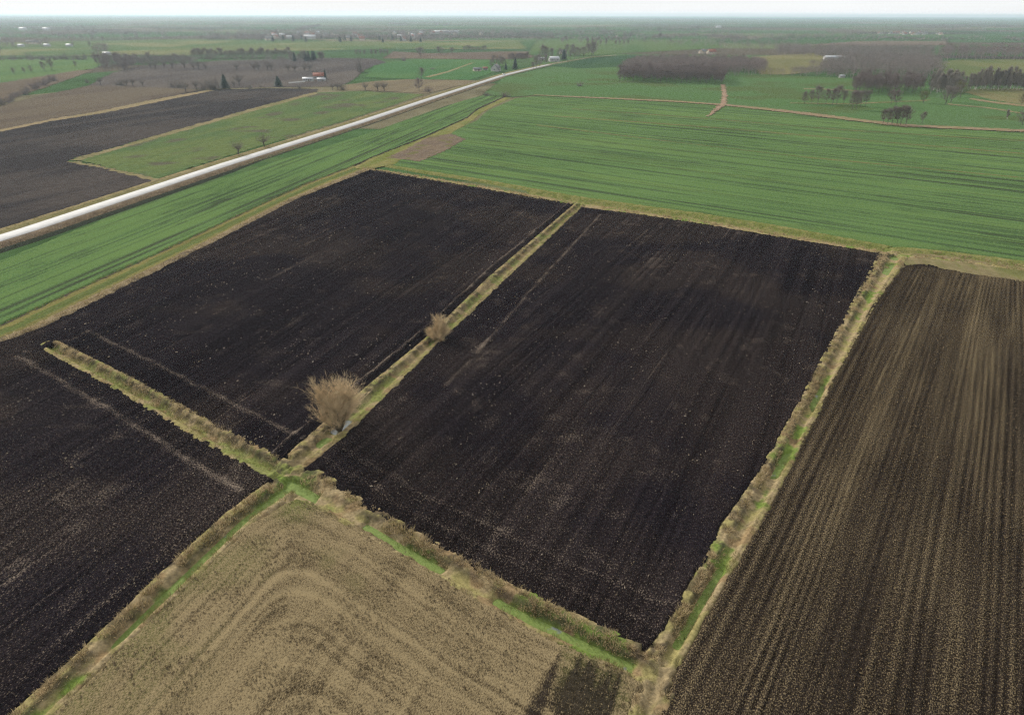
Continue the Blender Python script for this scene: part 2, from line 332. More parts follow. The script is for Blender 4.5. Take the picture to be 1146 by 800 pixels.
def stubble(P, u, v, seed=500):
    a = pdist(P, A_R)[0]; b = pdist(P, B_D)[0]
    a = a + 1.2 * (fbm(P[:, 0] * 0.1, P[:, 1] * 0.1, 1, 2) - 0.5); b2 = b * 0.95 + 1.4 * (fbm(P[:, 0] * 0.12, P[:, 1] * 0.12, 4, 2) - 0.5)
    k = 5.0; h = np.clip(0.5 + 0.5 * (b2 - a) / k, 0, 1); r = b2 * (1 - h) + a * h - k * h * (1 - h)
    al = np.where(a < b2, P @ DIR_A, P @ rot2(B_D[-1] - B_D[0]))
    ln = fbm(r / 0.5, al * 0.05, seed, 3); wide = fbm(r / 3.2, al * 0.02 + 7, seed + 2, 2); n1 = fbm(P[:, 0] * 0.13, P[:, 1] * 0.13, seed + 6, 3); cl = fbm(P[:, 0] * 2.2, P[:, 1] * 2.2, seed + 9, 3)
    rows = fbm((P @ np.array([DIR_A[1], -DIR_A[0]])) / 0.5, al * 0.05, seed + 14, 2)
    deep = sst(b, 11, 15) * sst(a, 12, 16)
    d = 0.565 + 0.22 * (ln - 0.5) + 0.09 * (wide - 0.5) + 0.09 * (n1 - 0.5) + 0.17 * (rows - 0.5) * (0.3 + deep)
    def at_r(x, y):
        Q = px(x, y)[None]; qa = pdist(Q, A_R)[0][0]; qb = pdist(Q, B_D)[0][0] * 0.95; hh = min(max(0.5 + 0.5 * (qb - qa) / k, 0), 1); return qb * (1 - hh) + qa * hh - k * hh * (1 - hh)
    r1 = at_r(347, 645)
    for c, wd, am in ((r1 - 1.0, 0.2, -0.07), (r1 - 0.55, 0.22, 0.075), (r1 + 1.2, 0.22, 0.075), (r1 + 0.4, 0.3, -0.03), (r1 + 2.6, 0.9, -0.03), (r1 - 3.2, 0.8, -0.03), (r1 - 5.2, 0.25, 0.05)):
        d = d + am * np.exp(-((r - c) / wd) ** 2) * (0.55 + 0.8 * vnoise(al * 0.15, r * 0, seed + 21))
    Q = px(385, 712)[None]; a1 = pdist(Q, A_R)[0][0]; b1 = pdist(px(395, 690)[None], B_D)[0][0]
    for c, wd, am in ((a1, 0.25, 0.07), (a1 + 1.7, 0.25, 0.07), (a1 - 1.4, 0.8, -0.03), (a1 + 4.2, 0.9, -0.04), (a1 + 7.4, 0.25, 0.06), (a1 + 9.0, 0.25, 0.06)):
        d = d + am * np.exp(-((a - c) / wd) ** 2) * sst(b - b1, -1, 1)
    dk = poly((556, 815), (584, 772), (628, 739), (690, 764), (684, 815))
    ins = inside(P, dk); ed = pdist(P, dk, True)[0] * np.where(ins, 1, -1)
    pin = 0.9 * sst(ed + 5.0 * (rows - 0.5) + 2.0 * (n1 - 0.5) + 1.5 * (cl - 0.5), -1.0, 1.8)
    d = d - 0.24 * pin * (0.55 + 0.9 * rows)
    grn = np.clip(np.exp(-(np.hypot(*(P - px(335, 565)).T) / 3.0) ** 2) + 0.55 * sst(n1, 0.5, 0.66) * np.exp(-(np.minimum(a, b) / 9) ** 2), 0, 1)[:, None]
    base = shade([0.072, 0.053, 0.030], 0.9 + 0.7 * (n1 - 0.5) + 0.6 * (ln - 0.5)) * (1 - grn) + np.array([[0.085, 0.095, 0.028]]) * grn
    base = base * (1 - pin[:, None]) + np.array([[0.020, 0.0155, 0.0125]]) * pin[:, None] * (0.6 + 0.8 * rows[:, None])
    z = (cl - 0.5) * 0.10 + (ln - 0.5) * 0.10 + (rows - 0.5) * 0.06
    for c, wd in ((r1 - 0.55, 0.3), (r1 + 1.2, 0.3)): z = z - 0.08 * np.exp(-((r - c) / wd) ** 2)
    return z, np.clip(base, 0.006, 1), d - 0.14 * grn[:, 0]
STUB = np.vstack([poly((333, 556)), A_R[1:], poly((-60, 920), (500, 920), (692, 862)), poly((706, 800), (712, 778), (722, 764)), B_D[::-1][1:-1]])
M_STUB = soil_mat('pale_stubble', (0.135, 0.102, 0.052), (0.30, 0.236, 0.135), (9.5, 4.2), 0.6, 0.12)
field('stubble_field', STUB, DIR_A, 0.2, stubble, M_STUB, wob=0.35)

# green crops
def crop(P, u, v, seed=600, lines=(), tint=1.0, sp=3.0, yel=0.5):
    n1 = fbm(P[:, 0] * 0.02, P[:, 1] * 0.02, seed, 4); st = fbm(u / sp, v * 0.006, seed + 3, 3); n2 = fbm(u * 0.5, v * 0.12, seed + 5, 3)
    g = np.array([0.069, 0.130, 0.046]); ye = np.array([0.106, 0.156, 0.044]); so_ = np.array([0.042, 0.050, 0.030])
    f = np.clip(sst(st, 0.45, 0.75) * yel + 0.5 * (n1 - 0.45), 0, 1)[:, None]
    c = g * (1 - f) + ye * f
    dk = np.clip(sst(0.40 - st, 0, 0.2) * 0.45 + 0.35 * sst(n2, 0.58, 0.78) + 0.55 * sst(fbm(u * 1.1, v * 0.015, seed + 31, 2), 0.56, 0.74), 0, 1)
    for off, wd, am in lines: dk = np.maximum(dk, am * np.exp(-((u - off) / wd) ** 2) * (0.55 + 0.6 * vnoise(v * 0.05, u * 0, seed + 9)))
    dk = np.clip(dk, 0, 1)[:, None]; c = c * (1 - dk) + so_ * dk
    z = (n2 - 0.5) * 0.10 - 0.05 * dk[:, 0]
    return z, c * tint * (0.85 + 0.5 * (n1[:, None] - 0.3)), 0.5 - 0.28 * dk[:, 0]
H_LINE = poly((598, 107), (690, 111), (755, 114), (812, 118), (870, 124), (960, 135), (1010, 141), (1146, 147), (1400, 158))
UG = np.vstack([poly((428, 183), (440, 185), (530, 199)), G_UP[2:], poly((1018, 278)), G2_UP[1:], poly((1700, 330), (1500, 165)), H_LINE[::-1], poly((574, 110), (542, 124), (531, 134), (484, 155), (440, 178))])
nG = np.array([DIR_G[1], -DIR_G[0]])
offs = sorted(float(px(900, y) @ nG) for y in (150, 160, 172, 184, 199, 214, 232, 250))
field('green_crop_field', UG, DIR_G, (0.6, 2.2), lambda P, u, v: crop(P, u, v, 600, [(o, 0.7, 0.85 if i % 2 else 0.55) for i, o in enumerate(offs)], sp=4.5), M_CROP)
ROADU = poly((-140, 304), (0, 264), (245, 184), (400, 136), (480, 110), (562, 84.3), (588, 78), (614, 72.3))
ROADD = poly((-140, 315), (0, 273), (252, 188), (400, 141), (480, 113.5), (562, 86.2), (588, 79.5), (614, 73.5))
BANDD = poly((-140, 338), (0, 291), (100, 251), (196, 217), (300, 183), (400, 153), (500, 118), (540, 106.5))
STRIP = np.vstack([BANDD, poly((564, 108), (534, 122), (523, 131.5), (474, 153.5)), F_UP[::-1]])
nF = np.array([DIR_F[1], -DIR_F[0]])
offF = [float(px(x, y) @ nF) for x, y in ((150, 262), (150, 283), (150, 250), (150, 289))]
field('green_crop_field', STRIP, DIR_F, (0.4, 1.4), lambda P, u, v: crop(P, u, v, 650, [(offF[0], 0.35, 0.8), (offF[1], 0.9, 0.95), (offF[2], 0.4, 0.45), (offF[3], .4, .6)], sp=2.4, yel=0.25), M_CROP)

# the remaining sheets between and beyond: each a slightly higher layer
ZL = [0.02]
def sheet(name, pol, c1, c2, scale=0.03, cell=None, streak=None, mat=None, z=None, seed=0, wob=2.0, third=None):
    cen = pol.mean(0); dist = math.hypot(*cen); cell = cell or max(1.0, dist / 260)
    ZL[0] += 0.012
    dr = streak if streak is not None else DIR_F
    def fn(P, u, v):
        n = fbm(P[:, 0] * scale, P[:, 1] * scale, seed, 4); s = fbm(u * scale * 6, v * scale * 0.5, seed + 4, 3)
        f = sst(0.55 * n + 0.45 * s, 0.36, 0.64)[:, None]
        c = np.asarray(c1)[None] * (1 - f) + np.asarray(c2)[None] * f
        if third is not None:
            g = sst(fbm(P[:, 0] * scale * 2.3, P[:, 1] * scale * 2.3, seed + 9, 3), 0.56, 0.7)[:, None]; c = c * (1 - g) + np.asarray(third)[None] * g
        return (n - 0.5) * 0.04, c, np.zeros(len(P))
    return field(name, pol, dr, cell, fn, mat or M_GRASS, z0=ZL[0] if z is None else z, skirt=0.05, wob=wob)
GREEN1, GREEN2 = (0.068, 0.122, 0.043), (0.090, 0.138, 0.046); DRY = (0.19, 0.155, 0.085); BROWN1, BROWN2 = (0.066, 0.056, 0.052), (0.095, 0.080, 0.068)
# verges of the farm track and the corner with rank grass
def trackcol(P, u, v):
    a = pdist(P, F_UP)[0]; b = pdist(P, F_LO)[0]; t = a / np.maximum(a + b, 1e-3); n = fbm(P[:, 0] * 0.5, P[:, 1] * 0.5, 5, 3); n2 = fbm(u * 1.5, v * 0.05, 8, 2)
    tt = t + 0.10 * (n - 0.5)
    yel = np.array([0.15, 0.135, 0.05]); gr = np.array([0.085, 0.11, 0.033]); tan = np.array([0.21, 0.165, 0.10]); dk = np.array([0.06, 0.05, 0.04])
    c = np.where((tt < 0.1)[:, None], dk, np.where((tt < 0.28)[:, None], yel, np.where((tt < 0.58)[:, None], gr, np.where((tt < 0.72)[:, None], yel, tan))))
    rut = np.exp(-((tt - 0.36) / 0.035) ** 2) + np.exp(-((tt - 0.52) / 0.035) ** 2)
    c = c * (1 - 0.35 * rut[:, None]) + np.array([0.13, 0.105, 0.06]) * 0.35 * rut[:, None]
    tan2 = sst(fbm(P[:, 0] * 0.3, P[:, 1] * 0.3, 15, 3), 0.5, 0.75)[:, None] * (tt > 0.72)[:, None]
    c = c * (1 - tan2 * 0.6) + dk * tan2 * 0.6
    return -0.03 + 0.12 * (n - 0.5) - 0.12 * rut, c * (0.75 + 0.5 * n2[:, None]), np.zeros(len(P))
FT = np.vstack([F_LO, F_UP[::-1]])
field('farm_track', FT, DIR_F, 0.45, trackcol, M_BANK, skirt=0.3, wob=0.6)
sheet('grass_verge', poly((400, 189), (412, 177.5), (474, 154), (523, 132), (534, 123), (566, 108.5), (572, 110), (541, 125), (529, 135), (492, 157), (458, 170), (442, 184), (420, 188)), (0.12, 0.135, 0.04), (0.17, 0.155, 0.06), 0.08, 0.8, z=0.07, wob=0.6)
sheet('furrow_or_shade_line', poly((396, 185), (414, 176.6), (474, 153), (523, 131), (534, 122), (566, 107.5), (566, 108.6), (534, 123.4), (523, 132.6), (474, 154.8), (414, 178), (398, 186)), (0.022, 0.02, 0.018), (0.035, 0.03, 0.022), 0.1, 0.5, z=0.09, wob=0.5)  # narrow dark sheet painting the shadow inside a small ditch
sheet('fallow_patch', poly((446, 178), (470, 181), (500, 168), (521, 156), (505, 150), (480, 153), (462, 163), (432, 177)), (0.125, 0.095, 0.07), (0.15, 0.115, 0.08), 0.1, 0.6, z=0.11, third=(0.12, 0.11, 0.05), wob=1.0)
sheet('grass_verge', poly((1008, 296), (1012, 286), (1022, 283), (1080, 289), (1146, 299), (1400, 336), (1400, 354), (1146, 316), (1080, 306), (1034, 295), (1022, 298)), (0.17, 0.14, 0.075), (0.12, 0.12, 0.045), 0.15, 0.6, z=-0.04)
# left of the road
VERGE_UP = poly((-140, 290), (0, 257), (175, 201), (280, 167), (400, 131), (476, 106.5), (560, 82.5))
sheet('ploughed_field', np.vstack([poly((-300, 200), (0, 146), (60, 133), (110, 125), (165, 113), (225, 101), (300, 99), (357, 100), (353, 104), (280, 124), (180, 150), (75, 180), (120, 187)), VERGE_UP[2:3], VERGE_UP[:2][::-1], poly((-300, 330))]), (0.034, 0.030, 0.030), (0.058, 0.049, 0.044), 0.02, 1.2, streak=DIR_A, seed=3)
sheet('meadow', np.vstack([poly((88, 179), (180, 151), (282, 124), (355, 104), (408, 102), (475, 106)), VERGE_UP[2:5][::-1]]), (0.072, 0.108, 0.042), (0.098, 0.125, 0.046), 0.03, 1.4, seed=8, third=(0.085, 0.082, 0.052))
sheet('grass_verge', poly((72, 181), (88, 181), (178, 200), (184, 204), (170, 203), (118, 190)), DRY, (0.16, 0.14, 0.07), 0.1, 0.8)
sheet('grass_verge', poly((76, 180), (90, 180), (283, 125.5), (357, 104.8), (352, 103), (279, 122.5)), DRY, (0.14, 0.13, 0.06), 0.1, 1.0)
sheet('stubble_field', poly((-200, 190), (-200, 150), (0, 119), (47, 107), (100, 96), (150, 94), (205, 100), (225, 101), (165, 113), (110, 125), (60, 133), (0, 146)), (0.085, 0.066, 0.05), (0.11, 0.088, 0.062), 0.012, 2.0, seed=12)
sheet('grass_verge', poly((-60, 158), (0, 145), (60, 133), (110, 125), (165, 113), (232, 101), (240, 101.5), (170, 116), (112, 127.5), (60, 135.5), (0, 148), (-60, 162)), DRY, (0.22, 0.17, 0.10), 0.05, 1.2)
sheet('ploughed_field', poly((205, 100), (100, 96), (125, 82), (160, 74), (250, 68), (360, 65), (420, 66), (432, 70), (408, 78), (396, 90), (380, 97), (300, 98)), BROWN1, BROWN2, 0.008, 3.0, seed=15)
sheet('stubble_field', poly((-200, 140), (-200, 128), (0, 92), (45, 80), (75, 79), (105, 79), (60, 95), (20, 108), (0, 113)), (0.10, 0.078, 0.056), (0.13, 0.10, 0.068), 0.012, 2.5, seed=17)
sheet('green_crop_field', poly((-300, 128), (-300, 75), (0, 67), (100, 64), (128, 68), (105, 77), (60, 84), (20, 91), (0, 94)), GREEN1, GREEN2, 0.008, 4.0, seed=19)
sheet('meadow', poly((0, 66), (0, 48), (200, 44), (420, 47), (580, 46), (590, 55), (430, 55), (330, 58), (210, 62), (110, 62)), (0.062, 0.105, 0.036), (0.10, 0.12, 0.045), 0.004, 7.0, seed=21, third=(0.14, 0.14, 0.06))
sheet('stubble_field', poly((378, 101), (388, 95), (420, 91), (460, 89), (540, 90.5), (548, 86.5), (520, 95), (478, 105), (408, 101.5)), (0.13, 0.105, 0.068), (0.16, 0.13, 0.08), 0.02, 2.0, seed=24)
sheet('green_crop_field', poly((408, 87), (418, 74), (440, 69), (470, 66.5), (560, 67.5), (556, 80), (528, 90), (460, 89)), (0.05, 0.112, 0.038), (0.065, 0.125, 0.042), 0.015, 2.5, seed=26)
sheet('dirt_path', poly((474, 86.5), (500, 80), (528, 70), (533, 70), (503, 81.5), (480, 87.5)), DRY, DRY, 0.1, 1.5)
sheet('stubble_field', poly((428, 66), (440, 58), (480, 60), (560, 58), (600, 58), (595, 65), (560, 67), (470, 66)), (0.10, 0.075, 0.056), (0.13, 0.10, 0.07), 0.008, 4.0, seed=28)
# beyond the crossing ditch, right half
sheet('meadow', np.vstack([poly((540, 106.5), (562, 88), (600, 78.5), (655, 67), (700, 66), (700, 72), (860, 84), (950, 88), (1060, 100), (1500, 120), (1400, 158)), H_LINE[:-1][::-1], poly((575, 109))]), GREEN1, (0.072, 0.122, 0.048), 0.01, 2.2, seed=31, streak=DIR_G, third=(0.07, 0.10, 0.036))
sheet('dirt_path', poly((610, 72.6), (640, 67.6), (664, 63.6), (690, 61.8), (690, 62.5), (664, 64.4), (640, 68.6), (612, 73.6)), (0.13, 0.115, 0.065), (0.18, 0.155, 0.10), 0.02, 2.0)
sheet('green_crop_field', poly((615, 74.5), (655, 66.5), (690, 62.5), (720, 62), (712, 71), (692, 75.5), (650, 77.5)), (0.03, 0.062, 0.03), (0.04, 0.075, 0.032), 0.01, 3.0, seed=33)
sheet('meadow', poly((850, 84), (840, 64), (910, 60), (935, 68), (920, 80), (880, 84)), (0.12, 0.115, 0.05), (0.15, 0.135, 0.062), 0.01, 3.0, seed=35)
sheet('meadow', poly((1052, 84), (1045, 70), (1075, 67), (1500, 66), (1500, 98), (1146, 93)), (0.09, 0.11, 0.042), (0.12, 0.125, 0.05), 0.01, 3.0, seed=37)
sheet('meadow', poly((1080, 104), (1090, 100), (1500, 99), (1500, 140), (1146, 118), (1110, 112)), (0.10, 0.11, 0.042), (0.15, 0.135, 0.065), 0.015, 2.5, seed=39)
sheet('stubble_field', poly((900, 51), (960, 46.5), (1060, 46.5), (1060, 51), (980, 52)), (0.13, 0.10, 0.075), (0.15, 0.115, 0.08), 0.004, 6.0, seed=41)
sheet('green_crop_field', poly((1060, 48), (1065, 41), (1120, 36), (1500, 36), (1500, 48)), (0.045, 0.085, 0.035), (0.055, 0.095, 0.04), 0.004, 8.0, seed=43)
sheet('meadow', poly((590, 62), (600, 46), (800, 44), (810, 54), (700, 60), (660, 62.5)), (0.055, 0.10, 0.036), (0.08, 0.115, 0.042), 0.005, 6.0, seed=45)
# grassy ditch lines across the far green
def strip_poly(l, wpx):
    w_ = np.asarray(wpx) if np.ndim(wpx) else np.full(len(l), wpx)
    return poly(*([(x, y - w / 2) for (x, y), w in zip(l, w_)] + [(x, y + w / 2) for (x, y), w in list(zip(l, w_))[::-1]]))
hl = [(598, 107), (690, 111), (755, 114), (812, 118), (870, 124), (920, 130), (960, 135), (1010, 141), (1146, 147), (1400, 158)]
sheet('grass_strip', strip_poly(hl, [0.8, 1.5, 1.6, 1.8, 2.6, 3.2, 3, 2.8, 2.6, 2.5]), (0.20, 0.15, 0.095), DRY, 0.05, 1.2)
sheet('dirt_path', poly((806.5, 95), (811, 95), (814, 108), (813, 117), (806, 122), (795, 130), (790, 131.5), (800, 122), (806.5, 116), (808, 106)), (0.26, 0.18, 0.125), (0.20, 0.14, 0.095), 0.06, 0.9)
sheet('grass_strip', strip_poly([(900, 100), (940, 101), (960, 102.5)], 0.8), DRY, DRY, 0.05, 1.5)
sheet('grass_strip', strip_poly([(885, 116), (950, 117), (1040, 113)], 1.0), DRY, (0.12, 0.12, 0.05), 0.05, 1.5)
sheet('grass_strip', strip_poly([(1060, 117), (1080, 119), (1110, 122), (1146, 128)], 1.2), DRY, DRY, 0.05, 1.5)
sheet('grass_strip', strip_poly([(1085, 111), (1110, 115), (1146, 119), (1300, 130)], 2.0), DRY, (0.2, 0.14, 0.09), 0.05, 1.5)
for q, (l, wd) in enumerate([([(620, 130), (800, 143), (1000, 160), (1146, 172)], 0.9), ([(600, 140), (746, 158), (900, 176), (1146, 199)], 0.8), ([(640, 122), (780, 132), (950, 146), (1146, 158)], 0.8)]):
    sheet('furrow_or_shade_line', strip_poly(l, wd), (0.075, 0.085, 0.035), (0.13, 0.12, 0.05), 0.05, 0.7, z=0.06 + 0.006 * q, streak=DIR_G, wob=0.5)

# ------------------------------------------------------------------ concrete road on a low bank
def strip_mesh(name, cl, prof, mat, colfn, step=3.0):
    s = np.r_[0, np.cumsum(np.hypot(*(cl[1:] - cl[:-1]).T))]; t = np.arange(0, s[-1], step)
    P = np.c_[np.interp(t, s, cl[:, 0]), np.interp(t, s, cl[:, 1])]
    T = np.gradient(P, axis=0); T /= np.hypot(*T.T)[:, None]
    for _ in range(6): T[1:-1] = (T[:-2] + T[1:-1] + T[2:]) / 3
    Nn = np.c_[-T[:, 1], T[:, 0]]; k = len(prof)
    V = np.concatenate([np.c_[P + Nn * o, np.full(len(P), z)] for o, z in prof]).reshape(k, len(P), 3)
    n1 = (fbm(V[:, :, 0] * 0.35, V[:, :, 1] * 0.35, 4, 3) - 0.5)
    off = np.array([o for o, z in prof])[:, None] + 0 * n1
    col = colfn(off.ravel(), V[:, :, 0].ravel(), V[:, :, 1].ravel())
    V = V.reshape(-1, 3); m = len(P)
    i = (np.arange(k - 1)[:, None] * m + np.arange(m - 1)[None]).ravel()
    F = np.c_[i, i + m, i + m + 1, i + 1]
    return V, F, col
rc, rw = mid(ROADU, ROADD, 40); RW = 2.9
def vcolf(o, x, y):
    n = fbm(x * 0.4, y * 0.4, 3, 3)[:, None]; n2 = fbm(x * 0.07, y * 0.07, 6, 2)[:, None]
    left = np.array([0.13, 0.125, 0.05]) * (1 - n2) + np.array([0.17, 0.14, 0.075]) * n2
    right = np.array([0.15, 0.115, 0.08])
    c = np.where((o > 0)[:, None], left, right) * (0.6 + 0.8 * n)
    c = np.where((o < -7.4)[:, None], np.array([0.035, 0.04, 0.028]), c); c = np.where((o > 7.5)[:, None], np.array([0.21, 0.17, 0.09]) * (0.6 + 0.8 * n), c)
    return c
V, F, col = strip_mesh('verge', rc, [(10.6, -0.62), (9, 0.03), (7.6, 0.1), (6.4, 0.06), (5, 0.16), (3.9, 0.22), (RW, 0.24), (-RW, 0.24), (-3.9, 0.2), (-4.6, -0.05), (-5.6, -0.35), (-6.6, -0.45), (-7.6, 0.02), (-8.5, 0.10), (-9.8, -0.62)], M_BANK, vcolf, 2.0)
V[:, 2] += 0.12 * (fbm(V[:, 0] * 0.6, V[:, 1] * 0.6, 12, 2) - 0.5) * (np.abs(V[:, 2] - 0.24) > 0.005)
obj('road_verge', npmesh('road_verge', V, F, M_BANK, col), kind='structure')
m, n, b = newmat('pale_concrete', 0.7, 0.3); tc = N(n, 'ShaderNodeTexCoord'); n1 = noise(n, tc.outputs['Object'], 0.35, 5, 0.7); n2 = noise(n, tc.outputs['Object'], 0.06, 2)
n.links.new(mixc(n, mapr(n, n1.outputs['Fac'], 0.3, 0.7, 0, 1), (0.26, 0.26, 0.255), mixc(n, n2.outputs['Fac'], (0.34, 0.34, 0.335), (0.43, 0.425, 0.415))), b.inputs['Base Color']); M_ROAD = m
V, F, col = strip_mesh('road', rc, [(RW, 0.24), (RW - 0.05, 0.30), (0.1, 0.31), (-0.1, 0.31), (-RW + 0.05, 0.30), (-RW, 0.24)], M_ROAD, lambda o, x, y: np.ones((len(x), 3)), 2.0)
obj('road', npmesh('road', V, F, M_ROAD, smooth=False), kind='structure')

# ------------------------------------------------------------------ ditch network: one relief grid cut to the corridors
def ditch_grid():
    cell = 0.17; cells = {}
    allP = []
    for k, (cl, hw) in DITCH.items():
        s = np.r_[0, np.cumsum(np.hypot(*(cl[1:] - cl[:-1]).T))]; t = np.arange(0, s[-1], cell * 0.8)
        x = np.interp(t, s, cl[:, 0]); y = np.interp(t, s, cl[:, 1]); h = np.interp(t, s, hw) + 0.9
        c = cell if k != 'G' and k != 'H' else cell
        r = int(h.max() / c) + 1; g = np.arange(-r, r + 1)
        gx, gy = np.meshgrid(g, g); gx = gx.ravel(); gy = gy.ravel()
        ok = (np.hypot(gx, gy)[None] * c) <= h[:, None]
        ix = np.round(x / c).astype(np.int64)[:, None] + gx[None]; iy = np.round(y / c).astype(np.int64)[:, None] + gy[None]
        allP.append(np.unique((ix[ok] + 100000) * 1000000 + iy[ok] + 100000))
    key = np.unique(np.concatenate(allP)); ix = key // 1000000 - 100000; iy = key % 1000000 - 100000
    vk = np.concatenate([(ix + a + 100000) * 1000000 + iy + b + 100000 for a, b in ((0, 0), (1, 0), (1, 1), (0, 1))])
    u, inv = np.unique(vk, return_inverse=True); F = inv.reshape(4, -1).T
    P = np.c_[(u // 1000000 - 100000) * cell - cell / 2, (u % 1000000 - 100000) * cell - cell / 2].astype(float)
    return P, F
DEPTH = dict(A=0.86, B=0.86, C=0.90, D=0.98, E=0.85, G=0.95, H=0.55, K=0.9)
WLEV = -0.74
WOFF = dict(A=0.30, B=0.38, C=0.25, D=0.1, E=0.0, G=-0.1, H=0.0, K=0.0)   # where the floor lies across the corridor (-1..1, + right of travel)
def ditch_eval(P):
    z = np.full(len(P), -0.02); best = np.full(len(P), 9.0); f = np.zeros(len(P)); arc = np.zeros(len(P)); which = np.zeros(len(P), int)
    for j, (k, (cl, hw)) in enumerate(DITCH.items()):
        d, sd_, ar, par = pdist(P, cl); h = np.interp(par, np.arange(len(hw)), hw)
        s = -sd_ * d / h                                   # + right of travel
        w0 = WOFF[k]; q = np.where(s > w0, (s - w0) / (1 - w0), (w0 - s) / (1 + w0))
        zz = -DEPTH[k] * (1 - sst(q, 0.14, 0.68)); zz = np.where(q > 0.95, -0.45 * sst(q, 0.97, 1.3), zz)
        m = zz < z if j else np.ones(len(P), bool)
        inn = d < h + 0.9
        m = inn & (q < best)
        z = np.where(inn & (zz < z), zz, z); best = np.where(m, q, best); f = np.where(m, s, f); arc = np.where(m, ar, arc); which = np.where(m, j, which)
    z = np.where(best > 1.25, np.minimum(z, -0.5), z)
    return z, best, f, arc, which
KEYS = list(DITCH)
def build_ditches():
    P, F = ditch_grid(); z, q, s, arc, wh = ditch_eval(P)
    n1 = fbm(P[:, 0] * 0.7, P[:, 1] * 0.7, 71, 3); n2 = fbm(P[:, 0] * 3.0, P[:, 1] * 3.0, 77, 3); n3 = fbm(P[:, 0] * 0.18, P[:, 1] * 0.18, 79, 3)
    tan = np.array([0.25, 0.195, 0.11]); yel = np.array([0.22, 0.19, 0.08]); grn = np.array([0.12, 0.165, 0.038]); mud_shade = np.array([0.05, 0.04, 0.03]); rust = np.array([0.21, 0.15, 0.08])
    t = sst(n1, 0.35, 0.65)[:, None]; c = tan * (1 - t) + yel * t
    g = (sst(n3 + 0.25 * (1 - np.clip(q, 0, 1)) + 0.35 * (n1 - 0.5), 0.65, 0.83) * np.where(np.isin(wh, [KEYS.index('D'), KEYS.index('E')]), 0.6, 1.0))[:, None]; c = c * (1 - g) + grn * g
    r = sst(fbm(P[:, 0] * 0.5, P[:, 1] * 0.5, 91, 2), 0.66, 0.8)[:, None]; c = c * (1 - r) + rust * r
    isGH = np.isin(wh, [KEYS.index('G'), KEYS.index('H')])
    md = (sst(fbm(P[:, 0] * 0.9, P[:, 1] * 0.9, 95, 3), 0.5, 0.66) * sst(-s, -0.1, 0.6) * np.where(isGH, 0.4, 0.75))[:, None]; c = c * (1 - md) + mud_shade * md  # muddy spots that also paint shade on the bank turned from the sun
    ft = (np.exp(-((q - 0.45) / 0.16) ** 2) * (s < 0.15) * sst(n1, 0.3, 0.6) * 0.75)[:, None]; c = c * (1 - ft) + mud_shade * ft  # dark strip painting the shadow under the overhanging reeds
    upper = (isGH & (s < -0.1))
    if upper.any(): c[upper] = (np.array([0.12, 0.135, 0.04]) * (1 - 0.5 * t) + yel * 0.5 * t)[upper]
    c = c * (0.7 + 0.6 * n2[:, None])
    z = z + (n2 - 0.5) * 0.16 * sst(q, 0.1, 0.5) + (n1 - 0.5) * 0.16 * sst(q, 0.2, 0.6)
    z = np.minimum(z, 0.16)
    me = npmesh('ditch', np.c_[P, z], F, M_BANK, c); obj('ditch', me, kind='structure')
    # water and duckweed on the floor; the floor is silted up where the ditch is dry
    wet = np.isin(wh, [KEYS.index(k) for k in 'ABCDK']); dry = fbm(P[:, 0] * 0.14, P[:, 1] * 0.14, 41, 2)
    w = np.where(wet, sst(0.57 - dry, -0.03, 0.05), 0.0)
    isC = wh == KEYS.index('C'); isD = wh == KEYS.index('D')
    w = np.where(isC, np.maximum(sst(7.0 - np.hypot(*(P - px(783, 674)).T), 0, 1), sst(0.38 - dry, 0, 0.06)), w)
    pd1 = np.hypot(*(P - px(384, 474)).T); pd2 = np.hypot(*(P - px(363, 491)).T); pd3 = np.hypot(*(P - px(484, 381)).T)
    w = np.where(isD, np.maximum(np.maximum(sst(2.3 - pd1, 0, .5), sst(1.5 - pd2, 0, .5)), sst(0.9 - pd3, 0, .4)), w)
    z = z + np.where(wet, (1 - w) * np.where(isD, 0.28, 0.42) * (1 - sst(q, 0.25, 0.8)), 0)
    z = z - np.where(isD, w * 0.22 * (1 - sst(q, 0.35, 0.8)), 0)
    me.vertices.foreach_set('co', np.ascontiguousarray(np.c_[P, z], dtype=np.float32).ravel()); me.update()
    cq = q[F].mean(1); keep = (w[F].mean(1) > 0.15) & (cq < 0.75)
    FW = F[keep]; us, inv = np.unique(FW.ravel(), return_inverse=True); PW = P[us]
    weed = np.clip(sst(pd1[us], 2.0, 2.4), 0, 1)
    obj('ditch_water', npmesh('ditch_water', np.c_[PW, np.full(len(PW), WLEV)], inv.reshape(-1, 4), M_WATER, None, weed), kind='structure')
m, n, b = newmat('duckweed_water', 0.5, 0.4); tc = N(n, 'ShaderNodeTexCoord')
n1 = noise(n, tc.outputs['Object'], 0.22, 3, 0.6); n2 = noise(n, tc.outputs['Object'], 3.0, 4, 0.7); n3 = noise(n, tc.outputs['Object'], 0.7, 2)
de = N(n, 'ShaderNodeAttribute', attribute_name='dens')
cover = math_(n, 'MULTIPLY', mapr(n, n1.outputs['Fac'], 0.62, 0.66, 1, 0), de.outputs['Fac'])
weed = mixc(n, mapr(n, n2.outputs['Fac'], 0.35, 0.65, 0, 1), (0.10, 0.145, 0.028), mixc(n, n3.outputs['Fac'], (0.15, 0.20, 0.04), (0.17, 0.22, 0.065)))
n.links.new(mixc(n, cover, (0.14, 0.155, 0.15), weed), b.inputs['Base Color']); n.links.new(mapr(n, cover, 0, 1, 0.06, 0.95), b.inputs['Roughness']); M_WATER = m
build_ditches()

